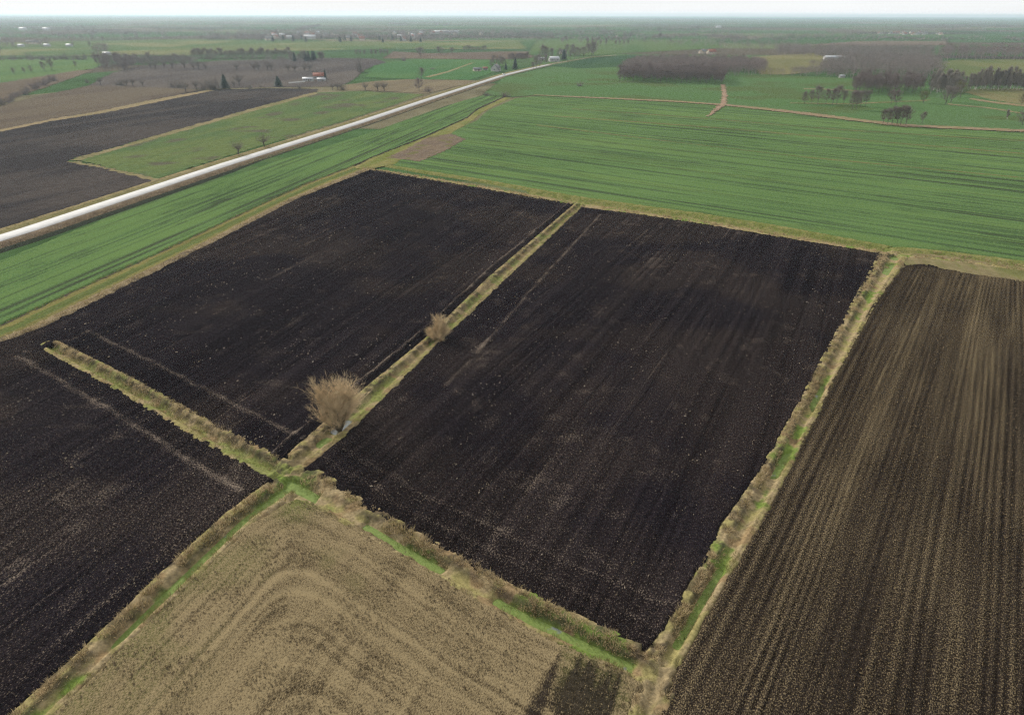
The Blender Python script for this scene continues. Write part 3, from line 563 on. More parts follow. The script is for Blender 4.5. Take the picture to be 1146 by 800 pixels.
# ------------------------------------------------------------------ dry reeds and grass along the ditches
def blades(P, z, h, wd, lean, col, seed, per=10, spread=0.25, arch=0.7):
    "tussocks of arching blades; each blade two quads folded to a tip"
    r = np.random.default_rng(seed); n = len(P) * per
    c = np.repeat(P, per, 0); zz = np.repeat(z, per); hh = np.repeat(h, per) * r.uniform(0.55, 1.15, n); a = r.uniform(0, 2 * np.pi, n); rad = r.uniform(0, 1, n) ** 0.6 * spread
    bx = c[:, 0] + rad * np.cos(a); by = c[:, 1] + rad * np.sin(a)
    da = a + r.normal(0, 0.7, n); out = hh * (arch * (0.3 + rad / spread)) + lean
    dx, dy = np.cos(da), np.sin(da); wx, wy = -dy * wd / 2, dx * wd / 2
    b0 = np.c_[bx - wx, by - wy, zz]; b1 = np.c_[bx + wx, by + wy, zz]
    mx_ = bx + dx * out * 0.35; my_ = by + dy * out * 0.35; mz = zz + hh * 0.62
    m0 = np.c_[mx_ - wx * 0.8, my_ - wy * 0.8, mz]; m1 = np.c_[mx_ + wx * 0.8, my_ + wy * 0.8, mz]
    tp = np.c_[bx + dx * out, by + dy * out, zz + hh * 0.95]
    V = np.stack([b0, b1, m1, m0, tp], 1).reshape(-1, 3); i = np.arange(n) * 5
    F = np.concatenate([np.c_[i, i + 1, i + 2], np.c_[i, i + 2, i + 3], np.c_[i + 3, i + 2, i + 4]])
    cc = np.clip(np.repeat(col, per, 0) * r.uniform(0.55, 1.25, (n, 1)), 0, 0.6); cc = np.repeat(cc, 5, 0)
    return V, F, cc
def scatter_ditch(k, dens, smin, smax, hlo, hhi, seed, cols, clump=0.42, per=10, wd=0.05, spread=0.25):
    cl, hw = DITCH[k]; r = np.random.default_rng(seed)
    s = np.r_[0, np.cumsum(np.hypot(*(cl[1:] - cl[:-1]).T))]; n = int(s[-1] * dens)
    t = r.uniform(0, s[-1], n); x = np.interp(t, s, cl[:, 0]); y = np.interp(t, s, cl[:, 1]); h = np.interp(t, s, hw)
    T = np.c_[np.interp(t + .5, s, cl[:, 0]) - np.interp(t - .5, s, cl[:, 0]), np.interp(t + .5, s, cl[:, 1]) - np.interp(t - .5, s, cl[:, 1])]; T /= np.maximum(np.hypot(*T.T), 1e-6)[:, None]
    o = r.uniform(smin, smax, n) * h; P = np.c_[x + T[:, 1] * o, y - T[:, 0] * o]
    ok = fbm(P[:, 0] * 0.45, P[:, 1] * 0.45, seed, 2) > clump; P = P[ok]
    z = ditch_eval(P)[0]; cn = fbm(P[:, 0] * 0.3, P[:, 1] * 0.3, seed + 5, 2); cn2 = r.uniform(0, 1, len(P))
    cols = np.array(cols); idx = np.clip(((0.65 * cn + 0.35 * cn2) * len(cols)).astype(int), 0, len(cols) - 1)
    hh = hlo + (hhi - hlo) * fbm(P[:, 0] * 0.4, P[:, 1] * 0.4, seed + 7, 2)
    return blades(P, z - 0.05, hh, wd, 0.0, cols[idx], seed, per, spread)
REED = [(0.24, 0.18, 0.10), (0.37, 0.285, 0.165), (0.44, 0.345, 0.20), (0.32, 0.255, 0.12), (0.52, 0.42, 0.27)]
OLIVE = [(0.17, 0.155, 0.06), (0.23, 0.20, 0.085), (0.30, 0.25, 0.13)]
GRS = [(0.12, 0.17, 0.04), (0.17, 0.20, 0.055), (0.22, 0.21, 0.08)]
def joinVF(parts):
    Vs, Fs, Cs, o = [], [], [], 0
    for V, F, c in parts: Vs.append(V); Fs.append(F + o); Cs.append(c); o += len(V)
    return np.concatenate(Vs), np.concatenate(Fs), np.concatenate(Cs)
spec = {
 'A': ('dry reed and grass tufts along the ditch at lower left', [(7, -0.85, -0.15, 0.3, 0.8, REED, 0.36), (5, 0.5, 1.0, 0.2, 0.5, OLIVE, 0.45)]),
 'B': ('dry reed tufts along the ditch above the pale stubble field', [(8, -0.85, -0.05, 0.3, 0.85, REED, 0.37), (4, 0.62, 1.0, 0.2, 0.45, OLIVE, 0.5), (3, -0.1, 0.25, 0.3, 0.6, GRS, 0.5)]),
 'C': ('dry reed tufts along the long ditch beside the striped field', [(7, -0.8, -0.1, 0.25, 0.7, REED, 0.40), (4, 0.45, 1.0, 0.2, 0.45, OLIVE, 0.42), (3, 0.0, 0.5, 0.2, 0.4, GRS, 0.5)]),
 'D': ('rough dry grass along the ditch with the two willows', [(5, -0.8, 0.0, 0.25, 0.6, REED, 0.42), (6, 0.1, 0.95, 0.2, 0.5, OLIVE, 0.4), (3, 0.1, 0.8, 0.15, 0.3, GRS, 0.5)]),
 'E': ('rough dry grass filling the short ditch at left', [(6, -0.9, -0.1, 0.25, 0.6, REED, 0.38), (6, -0.4, 0.9, 0.2, 0.5, OLIVE, 0.4), (4, -0.2, 0.6, 0.15, 0.3, GRS, 0.45)]),
 'G': ('dry grass fringe along the ditch below the wide green field', [(3.5, 0.05, 1.0, 0.4, 0.9, REED, 0.36), (2, -0.9, 0.1, 0.2, 0.4, GRS, 0.4)]),
 'H': ('dry grass fringe along the ditch above the striped field', [(4, -0.6, 1.0, 0.4, 0.9, REED, 0.36)]),
 'K': ('thick pale grass at the bottom junction of the ditches', [(12, -0.9, 0.8, 0.3, 0.7, REED, 0.34), (4, -0.3, 0.5, 0.3, 0.5, GRS, 0.5)])}
for j, (k, (lab, rows)) in enumerate(spec.items()):
    V, F, c = joinVF([scatter_ditch(k, d * 1.6, a, b, h0, h1, 900 + j * 10 + i, cl, cu, 11 if h1 > 0.6 else 7, 0.055 if h1 > 0.6 else 0.04, 0.3) for i, (d, a, b, h0, h1, cl, cu) in enumerate(rows)])
    obj('dry_reeds', npmesh('dry_reeds', V, F, M_BLADE, c, smooth=False), label=lab, cat='reeds', kind='stuff')
def scatter_line(line, n, o0, o1, h0, h1, seed, cols, z=0.0, per=8, wd=0.08, spread=0.4, clump=0.3):
    r = np.random.default_rng(seed); s = np.r_[0, np.cumsum(np.hypot(*(line[1:] - line[:-1]).T))]; t = r.uniform(0, s[-1], n)
    x = np.interp(t, s, line[:, 0]); y = np.interp(t, s, line[:, 1])
    T = np.c_[np.interp(t + 2, s, line[:, 0]) - np.interp(t - 2, s, line[:, 0]), np.interp(t + 2, s, line[:, 1]) - np.interp(t - 2, s, line[:, 1])]; T /= np.maximum(np.hypot(*T.T), 1e-6)[:, None]
    o = r.uniform(o0, o1, n); P = np.c_[x - T[:, 1] * o, y + T[:, 0] * o]; ok = fbm(P[:, 0] * 0.25, P[:, 1] * 0.25, seed, 2) > clump; P = P[ok]
    cols = np.array(cols); c = cols[r.integers(0, len(cols), len(P))]
    return blades(P, np.full(len(P), z - 0.1), r.uniform(h0, h1, len(P)), wd, 0, c, seed, per, spread)
rcn = rc[:30]
V, F, c = joinVF([scatter_line(rcn, 9000, -8.2, -4.3, 0.4, 1.0, 51, [(0.24, 0.185, 0.125), (0.30, 0.235, 0.155), (0.18, 0.135, 0.095), (0.34, 0.27, 0.175)], -0.2), scatter_line(rcn, 1500, 3.6, 9.0, 0.2, 0.6, 52, OLIVE, 0.1)])
obj('dry_reeds', npmesh('dry_reeds', V, F, M_BLADE, c, smooth=False), label='band of tall dry grass below the pale concrete road', cat='reeds', kind='stuff')
V, F, c = joinVF([scatter_line(F_LO, 1500, 0.1, 2.0, 0.2, 0.7, 53, REED, 0.0, wd=0.06), scatter_line(F_UP, 700, -1.0, 0.3, 0.15, 0.4, 54, GRS + OLIVE, 0.0, wd=0.06)])
obj('dry_grass', npmesh('dry_grass', V, F, M_BLADE, c, smooth=False), label='rough grass edging the farm track by the black field', cat='grass', kind='stuff')

# loose straw lying on the ploughed fields
def litter(name, lab, pol, direction, n, seed, lo, hi, cols, rowsp=2.7, lin=0.6):
    r = np.random.default_rng(seed); a, b = pol.min(0), pol.max(0); P = r.uniform(a, b, (n * 3, 2)); P = P[inside(P, pol)]
    nrm = np.array([direction[1], -direction[0]]); u = P @ nrm; v = P @ direction
    w_ = sst(vnoise(u / 1.35, v * 0.02, seed), 0.55, 0.95) * lin + (1 - lin) * sst(fbm(P[:, 0] * 0.3, P[:, 1] * 0.3, seed + 1, 2), 0.45, 0.75)
    P = P[r.uniform(0, 1, len(P)) < w_][:n]; k = len(P)
    L = r.uniform(lo, hi, k) * r.choice([1, 1, 1, 1.9], k); ww = L * r.uniform(0.25, 0.6, k); an = np.arctan2(direction[1], direction[0]) + r.normal(0, 0.5, k)
    dx = np.c_[np.cos(an), np.sin(an)]; dy = np.c_[-dx[:, 1], dx[:, 0]]; z = np.full(k, 0.05)
    q = [P - dx * L[:, None] / 2, P - dy * ww[:, None] / 2, P + dx * L[:, None] / 2, P + dy * ww[:, None] / 2]
    V = np.stack([np.c_[p, z] for p in q] + [np.c_[P, z + 0.09 + 0.25 * ww]], 1).reshape(-1, 3); i = np.arange(k) * 5
    F = np.concatenate([np.c_[i + j, i + (j + 1) % 4, i + 4] for j in range(4)])
    c = np.repeat(np.array(cols)[r.integers(0, len(cols), k)] * r.uniform(0.7, 1.25, (k, 1)), 5, 0)
    obj(name, npmesh(name, V, F, M_BLADE, c, smooth=False), label=lab, cat='straw', kind='stuff')
SC = [(0.26, 0.21, 0.15), (0.36, 0.30, 0.23), (0.19, 0.15, 0.105)]
litter('straw_litter', 'flecks of pale straw on the large black field in the middle', CEN, rot2(DIR_C + DIR_D), 6500, 61, 0.10, 0.26, SC)
litter('straw_litter', 'flecks of pale straw on the black field left of the willows', LT, DIR_D, 5000, 62, 0.12, 0.32, SC)
litter('straw_litter', 'flecks of pale straw on the black field at lower left', LB, DIR_A, 3800, 63, 0.07, 0.2, SC)
litter('straw_litter', 'tan straw strewn over the striped field at right', RIGHT, DIR_C, 26000, 64, 0.08, 0.22, [(0.20, 0.15, 0.085), (0.27, 0.205, 0.125), (0.14, 0.10, 0.06)], lin=0.75)
litter('straw_litter', 'chopped straw over the pale stubble field at bottom', STUB, DIR_A, 16000, 65, 0.06, 0.17, [(0.24, 0.19, 0.11), (0.31, 0.245, 0.15), (0.16, 0.12, 0.075)], lin=0.3)

# ------------------------------------------------------------------ trees
def tri_prisms(segs):
    "segments (p0,p1,r0,r1) to three-sided tapered sticks"
    A = np.array([s[0] for s in segs], float); B = np.array([s[1] for s in segs], float); r0 = np.array([s[2] for s in segs]); r1 = np.array([s[3] for s in segs])
    d = B - A; d /= np.maximum(np.linalg.norm(d, axis=1), 1e-6)[:, None]
    ref = np.where(np.abs(d[:, 2:3]) < 0.9, np.array([[0, 0, 1.0]]), np.array([[1.0, 0, 0]])); x = np.cross(d, ref); x /= np.linalg.norm(x, axis=1)[:, None]; y = np.cross(d, x)
    ring = []
    for Q, r in ((A, r0), (B, r1)):
        for k in range(3):
            a = 2 * np.pi * k / 3; ring.append(Q + (x * math.cos(a) + y * math.sin(a)) * r[:, None])
    V = np.stack(ring, 1).reshape(-1, 3); i = np.arange(len(A)) * 6
    F = []
    for k in range(3):
        j = (k + 1) % 3; F += [np.c_[i + k, i + j, i + 3 + j], np.c_[i + k, i + 3 + j, i + 3 + k]]
    return V, np.concatenate(F)
def unit(v): return v / max(np.linalg.norm(v), 1e-9)
def bend(r, d, amt): return unit(d + r.normal(0, amt, 3))
def limb(r, segs, p, d, L, r0, r1, n=4, wob=0.10, upw=0.0):
    pts = [np.array(p)]
    for i in range(n):
        d = unit(bend(r, d, wob) + np.array([0, 0, upw])); q = pts[-1] + d * L / n
        segs.append((pts[-1], q, r0 + (r1 - r0) * i / n, r0 + (r1 - r0) * (i + 1) / n)); pts.append(q)
    return pts, d
def around(r, d, ang):
    ax = unit(np.cross(d, r.normal(0, 1, 3))); a = ang; return unit(d * math.cos(a) + np.cross(ax, d) * math.sin(a))
def bare_tree(seed, kind):
    "unit-height tree: trunk segments, crown segments"
    r = np.random.default_rng(seed); tr, cr = [], []
    tw = dict(alder=0.0036, oak=0.0036, pollard=0.0040, bush=0.0045, poplar=0.0036, birch=0.0030, willow=0.004)[kind]
    if kind in ('alder', 'poplar', 'birch', 'oak'):
        clear = dict(alder=0.30, poplar=0.22, birch=0.18, oak=0.22)[kind]; spread = dict(alder=0.30, poplar=0.13, birch=0.17, oak=0.42)[kind]
        top = dict(alder=0.9, poplar=0.96, birch=0.95, oak=0.8)[kind]
        pts, d = limb(r, tr, (0, 0, -0.03), np.array([0, 0, 1.0]), top, 0.021 if kind != 'oak' else 0.03, 0.004, 8, 0.035 if kind != 'oak' else 0.07, 0.05)
        pts = np.array(pts); nb = dict(alder=22, poplar=26, birch=24, oak=24)[kind]
        for i in range(nb):
            f = clear + (0.97 - clear) * (i + r.uniform(0, 1)) / nb; k = f * 8; a = int(min(k, 7)); p = pts[a] + (pts[a + 1] - pts[a]) * (k - a); rel = (f - clear) / (1 - clear)
            Lb = spread * (math.sin(math.pi * min(1, 0.22 + 0.75 * rel)) ** 0.8) * r.uniform(0.75, 1.25)
            el = dict(alder=0.55, poplar=1.1, birch=0.9, oak=0.45)[kind] + 0.3 * rel; az = i * 2.4 + r.normal(0, 0.4)
            dd = np.array([math.cos(az) * math.cos(el), math.sin(az) * math.cos(el), math.sin(el)])
            bp, bd = limb(r, cr, p, dd, Lb, 0.008 * (1.15 - 0.6 * rel), 0.003, 3, 0.13, 0.06)
            for j in range(7):
                t = r.uniform(0.25, 1) * 3; a2 = int(min(t, 2)); q = bp[a2] + (bp[a2 + 1] - bp[a2]) * (t - a2)
                sd2 = around(r, bd, r.uniform(0.4, 1.0)); sd2[2] += 0.25; sd2 = unit(sd2)
                tp, td = limb(r, cr, q, sd2, Lb * r.uniform(0.3, 0.6) + 0.03, 0.0035, 0.0018, 2, 0.15, 0.05)
                for m in range(7):
                    z = tp[r.integers(0, 3)]; e = around(r, td, r.uniform(0.3, 0.9)); e[2] += 0.2
                    cr.append((z, z + unit(e) * r.uniform(0.04, 0.10), tw, tw * 0.5))
    elif kind == 'pollard':
        pts, d = limb(r, tr, (0, 0, -0.03), np.array([0, 0, 1.0]), 0.36, 0.045, 0.05, 4, 0.05)
        for i in range(46):
            az = r.uniform(0, 6.28); el = math.asin(r.uniform(0.25, 1.0)); dd = np.array([math.cos(az) * math.cos(el), math.sin(az) * math.cos(el), math.sin(el)])
            bp, bd = limb(r, cr, pts[-1] + r.normal(0, 0.03, 3), dd, r.uniform(0.42, 0.64), 0.0065, 0.003, 3, 0.07, 0.10)
            for j in range(9):
                z = bp[r.integers(1, 4)]; e = around(r, bd, r.uniform(0.15, 0.6)); cr.append((z, z + e * r.uniform(0.08, 0.2), tw, tw * 0.5))
    elif kind == 'bush':
        tr.append((np.array([0, 0, -0.05]), np.array([0, 0, 0.06]), 0.06, 0.05))
        for i in range(26):
            az = r.uniform(0, 6.28); el = math.asin(r.uniform(0.15, 1.0)); dd = np.array([math.cos(az) * math.cos(el), math.sin(az) * math.cos(el), math.sin(el)])
            bp, bd = limb(r, tr if i < 7 else cr, ((r.normal(0, 0.02), r.normal(0, 0.02), -0.03) if i < 7 else (r.normal(0, 0.12), r.normal(0, 0.12), -0.03)), dd, r.uniform(0.6, 1.0), 0.018, 0.005, 3, 0.12, 0.08)
            for j in range(26):
                z = bp[r.integers(1, 4)] + r.normal(0, 0.02, 3); e = around(r, bd, r.uniform(0.3, 1.1)); e[2] = abs(e[2]); cr.append((z, z + e * r.uniform(0.1, 0.24), tw, tw * 0.5))
    return tr, cr
def big_willow(seed, R, Hh, stems, dense):
    "wide multi-stemmed bare willow, metres"
    r = np.random.default_rng(seed); tr, cr = [(np.array([0, 0, -0.9]), np.array([0, 0, 0.0]), 0.30, 0.22)], []
    for i in range(stems):
        az = i * 6.283 / stems * 1.0 + r.normal(0, 0.35); el = math.radians(r.uniform(29, 84)); dd = np.array([math.cos(az) * math.cos(el), math.sin(az) * math.cos(el), math.sin(el)])
        env = 1.22 / math.sqrt((math.cos(el) / R) ** 2 + (math.sin(el) / Hh) ** 2)
        base = np.array([r.normal(0, 0.08), r.normal(0, 0.08), -0.5])
        bp, bd = limb(r, tr, base, dd, env * r.uniform(0.60, 0.68), 0.16 * r.uniform(0.6, 1.1), 0.035, 5, 0.10, 0.05)
        for j in range(dense):
            t = 0.8 + 4.2 * r.uniform(0, 1) ** 0.7; a = int(min(t, 4)); q = bp[a] + (bp[a + 1] - bp[a]) * (t - a)
            e = around(r, unit(bp[a + 1] - bp[a]), r.uniform(0.2, 0.95)); e[2] += 0.25
            tp, td = limb(r, cr, q, unit(e), env * r.uniform(0.20, 0.38), 0.020, 0.009, 3, 0.10, 0.07)
            for m in range(22):
                z = tp[r.integers(0, 4)] + r.normal(0, 0.05, 3); f = around(r, td, r.uniform(0.15, 1.05)); f[2] += 0.10; f = unit(f)
                mid_ = z + f * r.uniform(0.3, 0.7); cr.append((z, mid_, 0.0105, 0.008)); cr.append((mid_, mid_ + bend(r, f, 0.2) * r.uniform(0.2, 0.6), 0.008, 0.0035))
    return tr, cr
def conifer(seed):
    r = np.random.default_rng(seed); tr = []; limb(r, tr, (0, 0, -0.03), np.array([0, 0, 1.0]), 1.0, 0.02, 0.002, 5, 0.01)
    V, F = [], []
    for i in range(150):
        f = (i / 150) ** 0.85; z = 0.08 + 0.9 * f; Lb = 0.30 * (1 - f) ** 0.8 + 0.02; az = i * 2.4 + r.normal(0, 0.3); L = Lb * r.uniform(0.7, 1.2)
        d = np.array([math.cos(az), math.sin(az), 0]); s = np.array([-d[1], d[0], 0])
        for k in range(4):
            a = L * (0.15 + 0.85 * k / 4); wd = 0.05 * (1 - 0.15 * k) + 0.01; p = np.array([0, 0, z]) + d * a + np.array([0, 0, -0.35 * a + r.normal(0, 0.008)])
            j = len(V); V += [p - s * wd, p + d * L * 0.3 - np.array([0, 0, 0.03]), p + s * wd, p + np.array([0, 0, 0.035])]; F += [(j, j + 1, j + 3), (j + 1, j + 2, j + 3), (j, j + 1, j + 2)]
    return tr, np.array(V), np.array(F)

PROTO = {}
def proto(kind, var, tw_mat, tr_mat):
    key = (kind, var, tw_mat.name)
    if key not in PROTO:
        if kind == 'conifer':
            tr, V, F = conifer(40 + var); Vt, Ft = tri_prisms(tr)
            PROTO[key] = (npmesh('trunk', Vt, Ft, tr_mat), npmesh('crown', V, F, tw_mat, smooth=False))
        else:
            tr, cr = bare_tree(1000 + var * 17 + len(kind), kind); Vt, Ft = tri_prisms(tr); Vc, Fc = tri_prisms(cr)
            PROTO[key] = (npmesh('trunk', Vt, Ft, tr_mat), npmesh('crown', Vc, Fc, tw_mat, smooth=False))
    return PROTO[key]
KINDS = dict(alder=(('alder', M_TWIGP, M_BARK)), oak=('oak', M_TWIG, M_BARK), pollard=('pollard', M_TWIGG, M_BARK), bush=('bush', M_TWIGG, M_BARK), thorn=('bush', M_TWIGP, M_BARK), poplar=('poplar', M_TWIG, M_BARK), birch=('birch', M_TWIGB, M_BIRCH),
             paleb=('poplar', M_TWIGB, M_BIRCH), olive=('oak', M_TWIGO, M_BARK), conifer=('conifer', M_NEEDLE, M_BARK))
NAMES = dict(alder='alder_tree', oak='bare_tree', pollard='pollard_willow', bush='bare_bush', thorn='thorn_bush', poplar='poplar_tree', birch='birch_tree', paleb='birch_tree', olive='willow_tree', conifer='conifer_tree')
CATS = dict(alder='tree', oak='tree', pollard='tree', bush='bush', thorn='bush', poplar='tree', birch='tree', paleb='tree', olive='tree', conifer='tree')
def plant(P, h, kind, label, group=None, wide=1.0, z=0.0):
    base, tm, bm = KINDS[kind]; v = random.randrange(4); a, b = proto(base, v, tm, bm)
    o = obj(NAMES[kind], None, None, label, CATS[kind], group); o.empty_display_size = 1
    o.location = (P[0], P[1], z); o.rotation_euler = (0, 0, random.uniform(0, 6.28)); o.scale = (h * wide, h * wide, h)
    obj('trunk', a, o); obj('crown', b, o); return o
def at(x, y, hp, kind, label, group=None, wide=1.0):
    p = px(x, y); h = hp * depth(p) / FPX * 1.02
    return plant(p, h, kind, label, group, wide)

# the two willows in the ditch
for (x, y, R, Hh, st, de, seed, lab) in ((380, 478, 5.2, 8.2, 17, 30, 5, 'large bare tan willow with many stems beside the ditch puddle'), (491, 377, 2.25, 5.3, 11, 22, 9, 'smaller bare tan willow further up the ditch between black fields')):
    p = px(x, y); tr, cr = big_willow(seed, R, Hh, st, de); o = obj('willow_tree', None, None, lab, 'tree', 'willows in the middle ditch'); o.location = (p[0], p[1], -0.3)
    V, F = tri_prisms(tr); obj('trunk', npmesh('trunk', V, F, M_WILLOWT), o); V, F = tri_prisms(cr); obj('crown', npmesh('crown', V, F, M_WILLOW, smooth=False), o)

# single trees and bushes
at(267, 173, 15, 'pollard', 'left one of the two bare pollard willows beside the pale road', 'roadside pollards', 1.05)
at(296, 164.5, 14, 'pollard', 'right one of the two bare pollard willows beside the pale road', 'roadside pollards', 1.05)
at(469, 102.5, 15, 'oak', 'lone broad bare tree on the pale strip above the road bend', wide=0.95)
at(479, 103, 7.5, 'thorn', 'low dark bush at the foot of the lone roadside tree', wide=1.1)
at(423, 102.3, 11, 'pollard', 'left one of two small bare trees at the meadow top edge', 'meadow edge pair'); at(430, 102.3, 11.5, 'pollard', 'right one of two small bare trees at the meadow top edge', 'meadow edge pair')
at(472, 88.5, 12.5, 'oak', 'bare tree at the corner of the bright green far field', wide=0.85)
at(409, 101.5, 9, 'pollard', 'small bare tree on the meadow edge next to the pair')
at(565, 108.5, 6, 'thorn', 'low dark thorn bush at the end of the green strip', wide=1.6); at(545, 107, 4, 'thorn', 'flat brown scrub on the green strip end', wide=2.0)
at(649, 97, 6, 'thorn', 'round purple-brown bush alone in the green beyond the road', wide=1.1)
at(484, 78, 2.2, 'thorn', 'flat dark bush in the middle of the bright green field', wide=2.6)
at(404, 81, 15, 'bush', 'tall pale willow bush at the corner of the brown field', wide=0.6)
at(311.5, 97, 10.5, 'conifer', 'rounded dark evergreen in the brown field left of the white farm', wide=1.9)
at(252, 99.5, 14.5, 'conifer', 'dark spruce standing alone in the brown field at left', wide=1.5)
at(364, 88.5, 10, 'conifer', 'slim dark spruce beside the small white farmhouse', wide=0.75)
at(566, 78.5, 7.5, 'conifer', 'short dark spruce right of the white house by the road', wide=1.1)
at(576.5, 78, 12.5, 'conifer', 'tall dark spruce right of the white house by the road', wide=1.0)
at(631, 67.5, 11, 'conifer', 'dark bushy evergreen right of the white barn', wide=1.4)
at(1075, 109.5, 18, 'olive', 'yellowish olive willow right of two dark trees in meadow')
at(1127, 134, 10.5, 'paleb', 'small white birch standing alone near the right edge', wide=1.6)
at(1033, 116, 14, 'olive', 'greenish round tree left of the two dark meadow trees'); at(1058, 117.5, 21, 'oak', 'left one of two large dark trees in the right meadow', wide=0.9); at(1064, 115, 19, 'oak', 'right one of two large dark trees in the right meadow', wide=0.9)
at(1031.5, 139, 13, 'alder', 'slender bare tree right of the dark clump on the ditch'); at(1144, 140.5, 15, 'oak', 'bare tree at the right picture edge by the pale ditch line'); at(1143, 118, 12, 'olive', 'small olive tree at the right picture edge above the pale strip')
g = 'row of bare trees in the right meadow'
for x, y, h in ((900, 117.5, 14), (908, 116, 14), (915, 117.8, 20), (924, 117, 16), (931.5, 118.2, 18), (936, 117.5, 20), (943.5, 117.5, 15), (953.5, 123.3, 20), (958, 123, 20), (963, 119.5, 17), (968, 119.5, 17), (997, 117.5, 16), (1002, 120, 18)):
    at(x, y, h, 'alder', 'bare alder in the loose row across the right meadow', g, 0.95)
for x, y, h in ((988, 139.5, 16), (993, 139.8, 17), (998, 139.5, 19), (1003.5, 140.2, 19), (1007.5, 140.3, 21), (1013.5, 140.5, 20)):
    at(x, y, h, 'alder', 'bare alder in the dark clump on the pale ditch line at right', 'clump on the pale ditch line')
g = 'row of pollard willows across the brown field'
for x, y in ((169, 76.5), (174, 77), (183.6, 76.3), (193, 76.3), (207, 77), (217, 78), (222, 78), (230.6, 79), (265, 79), (284.6, 79.3), (289, 79.5), (299.6, 79), (304, 79.6), (323, 80), (330, 80.4), (341, 80.3), (347, 80.3)):
    at(x, y, random.uniform(8.5, 11), 'pollard', 'pollard willow in the row across the brown field at upper left', g, 1.15)
g = 'scattered bare trees in the brown field'
for x, y, h in ((142, 96.5, 9), (149, 97, 10), (193, 98, 8), (201.5, 98.3, 10), (208, 103, 12), (220, 101, 12), (238, 100.3, 12), (241, 100, 13), (268, 96.5, 14), (262, 98, 8), (372, 101, 8), (378, 101, 9), (383, 101, 8), (49, 94.5, 6), (98, 93, 5), (113, 95.5, 9), (133, 95.5, 7), (137, 96, 7), (280, 99.5, 5), (292, 99.5, 4), (160, 97, 8), (228, 101, 11), (335, 99, 5)):
    at(x, y, h, 'pollard' if random.random() < 0.6 else 'bush', 'bare willow scattered over the brown field at upper left', g)
for x, y, h in ((399, 63.5, 7), (403, 63.5, 7), (408, 63.5, 7), (416, 63.5, 7.5), (421, 63.5, 7), (426, 63.5, 8), (430, 63.5, 7), (434, 63.3, 7)): at(x, y, h, 'alder', 'small bare tree in the short row left of the bright green field', 'short row of small trees', 0.9)
at(471, 64.8, 11.5, 'oak', 'wide bare tree behind the bright green field', wide=1.3); at(493, 60.5, 8, 'oak', 'round bushy tree on the far brown strip, left of a smaller one', wide=1.5); at(506, 60.5, 7, 'oak', 'smaller round tree on the far brown strip', wide=1.0); at(452, 68.5, 6, 'thorn', 'dark bush on the left edge behind the bright green field', wide=1.2)
for i in range(9): at(520 + i * 2.9, 58.5, random.uniform(5, 7), 'alder', 'tiny bare tree in the row on the far brown strip', 'far brown strip row', 0.9)
for x, y, h in ((550, 76, 9), (554, 74, 12), (559, 74.5, 12), (563, 75, 11)): at(x, y, h, 'oak', 'bare tree behind the white house by the road', 'trees behind the white house', 0.9)
for i in range(9): at(570 + i * 2.6, 69.8, random.uniform(8, 11), 'alder', 'bare tree in the row left of the white barn', 'row left of the barn', 0.9)
for x, y, h in ((600, 76.5, 14), (597, 77.5, 8), (604, 75, 13), (611, 74.3, 12), (607, 68, 16), (612, 68, 14), (617, 67.3, 12), (626, 66.5, 12), (638, 66, 10), (643, 65.5, 12), (648, 65, 11), (653, 64.5, 12), (658, 64, 14), (662, 63.6, 17), (664, 63, 14), (634, 63, 12), (641, 62, 12)):
    at(x, y, h, 'oak' if random.random() < 0.5 else 'alder', 'bare tree around the farm with the white barn', 'trees round the barn farm', 0.85)
for x, y, h in ((657.5, 51, 7), (662.5, 51, 7), (672, 52, 6), (678, 53, 9), (689, 52, 6), (693, 52, 5.5), (698, 52, 6), (703, 51.5, 6)): at(x, y, h, 'alder', 'small far tree in the loose row right of the road end', 'loose far row right of the road', 0.8)
# row along the field edge, upper left
for i in range(40): at(216 + i * 2.75 + random.uniform(-.6, .6), 66 - 0.03 * i, random.uniform(7, 11), 'alder', 'bare tree in the long row behind the brown field', 'long row behind the brown field', 0.95)
for i in range(26): at(128 + i * 3.4, 70 + (2 if i < 10 else 0) + random.uniform(-1.5, 1.5), random.uniform(6, 11), 'oak', 'bare tree in the thicket at the head of the brown field', 'thicket at the brown field', 1.0)
for i in range(20): at(108 + random.uniform(0, 48), 77 + random.uniform(-4, 4), random.uniform(10, 15), 'oak', 'grey bare tree in the small dense copse at upper left', 'copse at upper left', 0.9)
for i in range(12): at(325 + random.uniform(0, 38), 68.5 + random.uniform(-1.5, 0.5), random.uniform(8, 13), 'conifer' if i % 2 else 'oak', 'tree of the dark mixed clump behind the brown field', 'dark mixed clump', 1.2)
for i in range(22):
    t = i / 21; at(2 + 60 * t + random.uniform(-3, 3), 117 - 27 * t + random.uniform(-1.5, 1.5), random.uniform(5, 9), 'thorn' if i % 3 else 'bush', 'brown bush of the overgrown hedge at the far left', 'overgrown hedge at far left', 1.0)
for i in range(14): at(12 + i * 6.3, 67 + random.uniform(-1, 1), random.uniform(4, 8), 'bush', 'bush in the thin hedge between far left green fields', 'thin far left hedge', 1.0)
for x, h in ((50, 11), (58, 13), (28, 7), (35, 8), (16, 8), (85, 7)): at(x, 86 - x * 0.12, h, 'oak', 'grey tree on the edge of the far left green field', 'edge of far left green', 0.8)

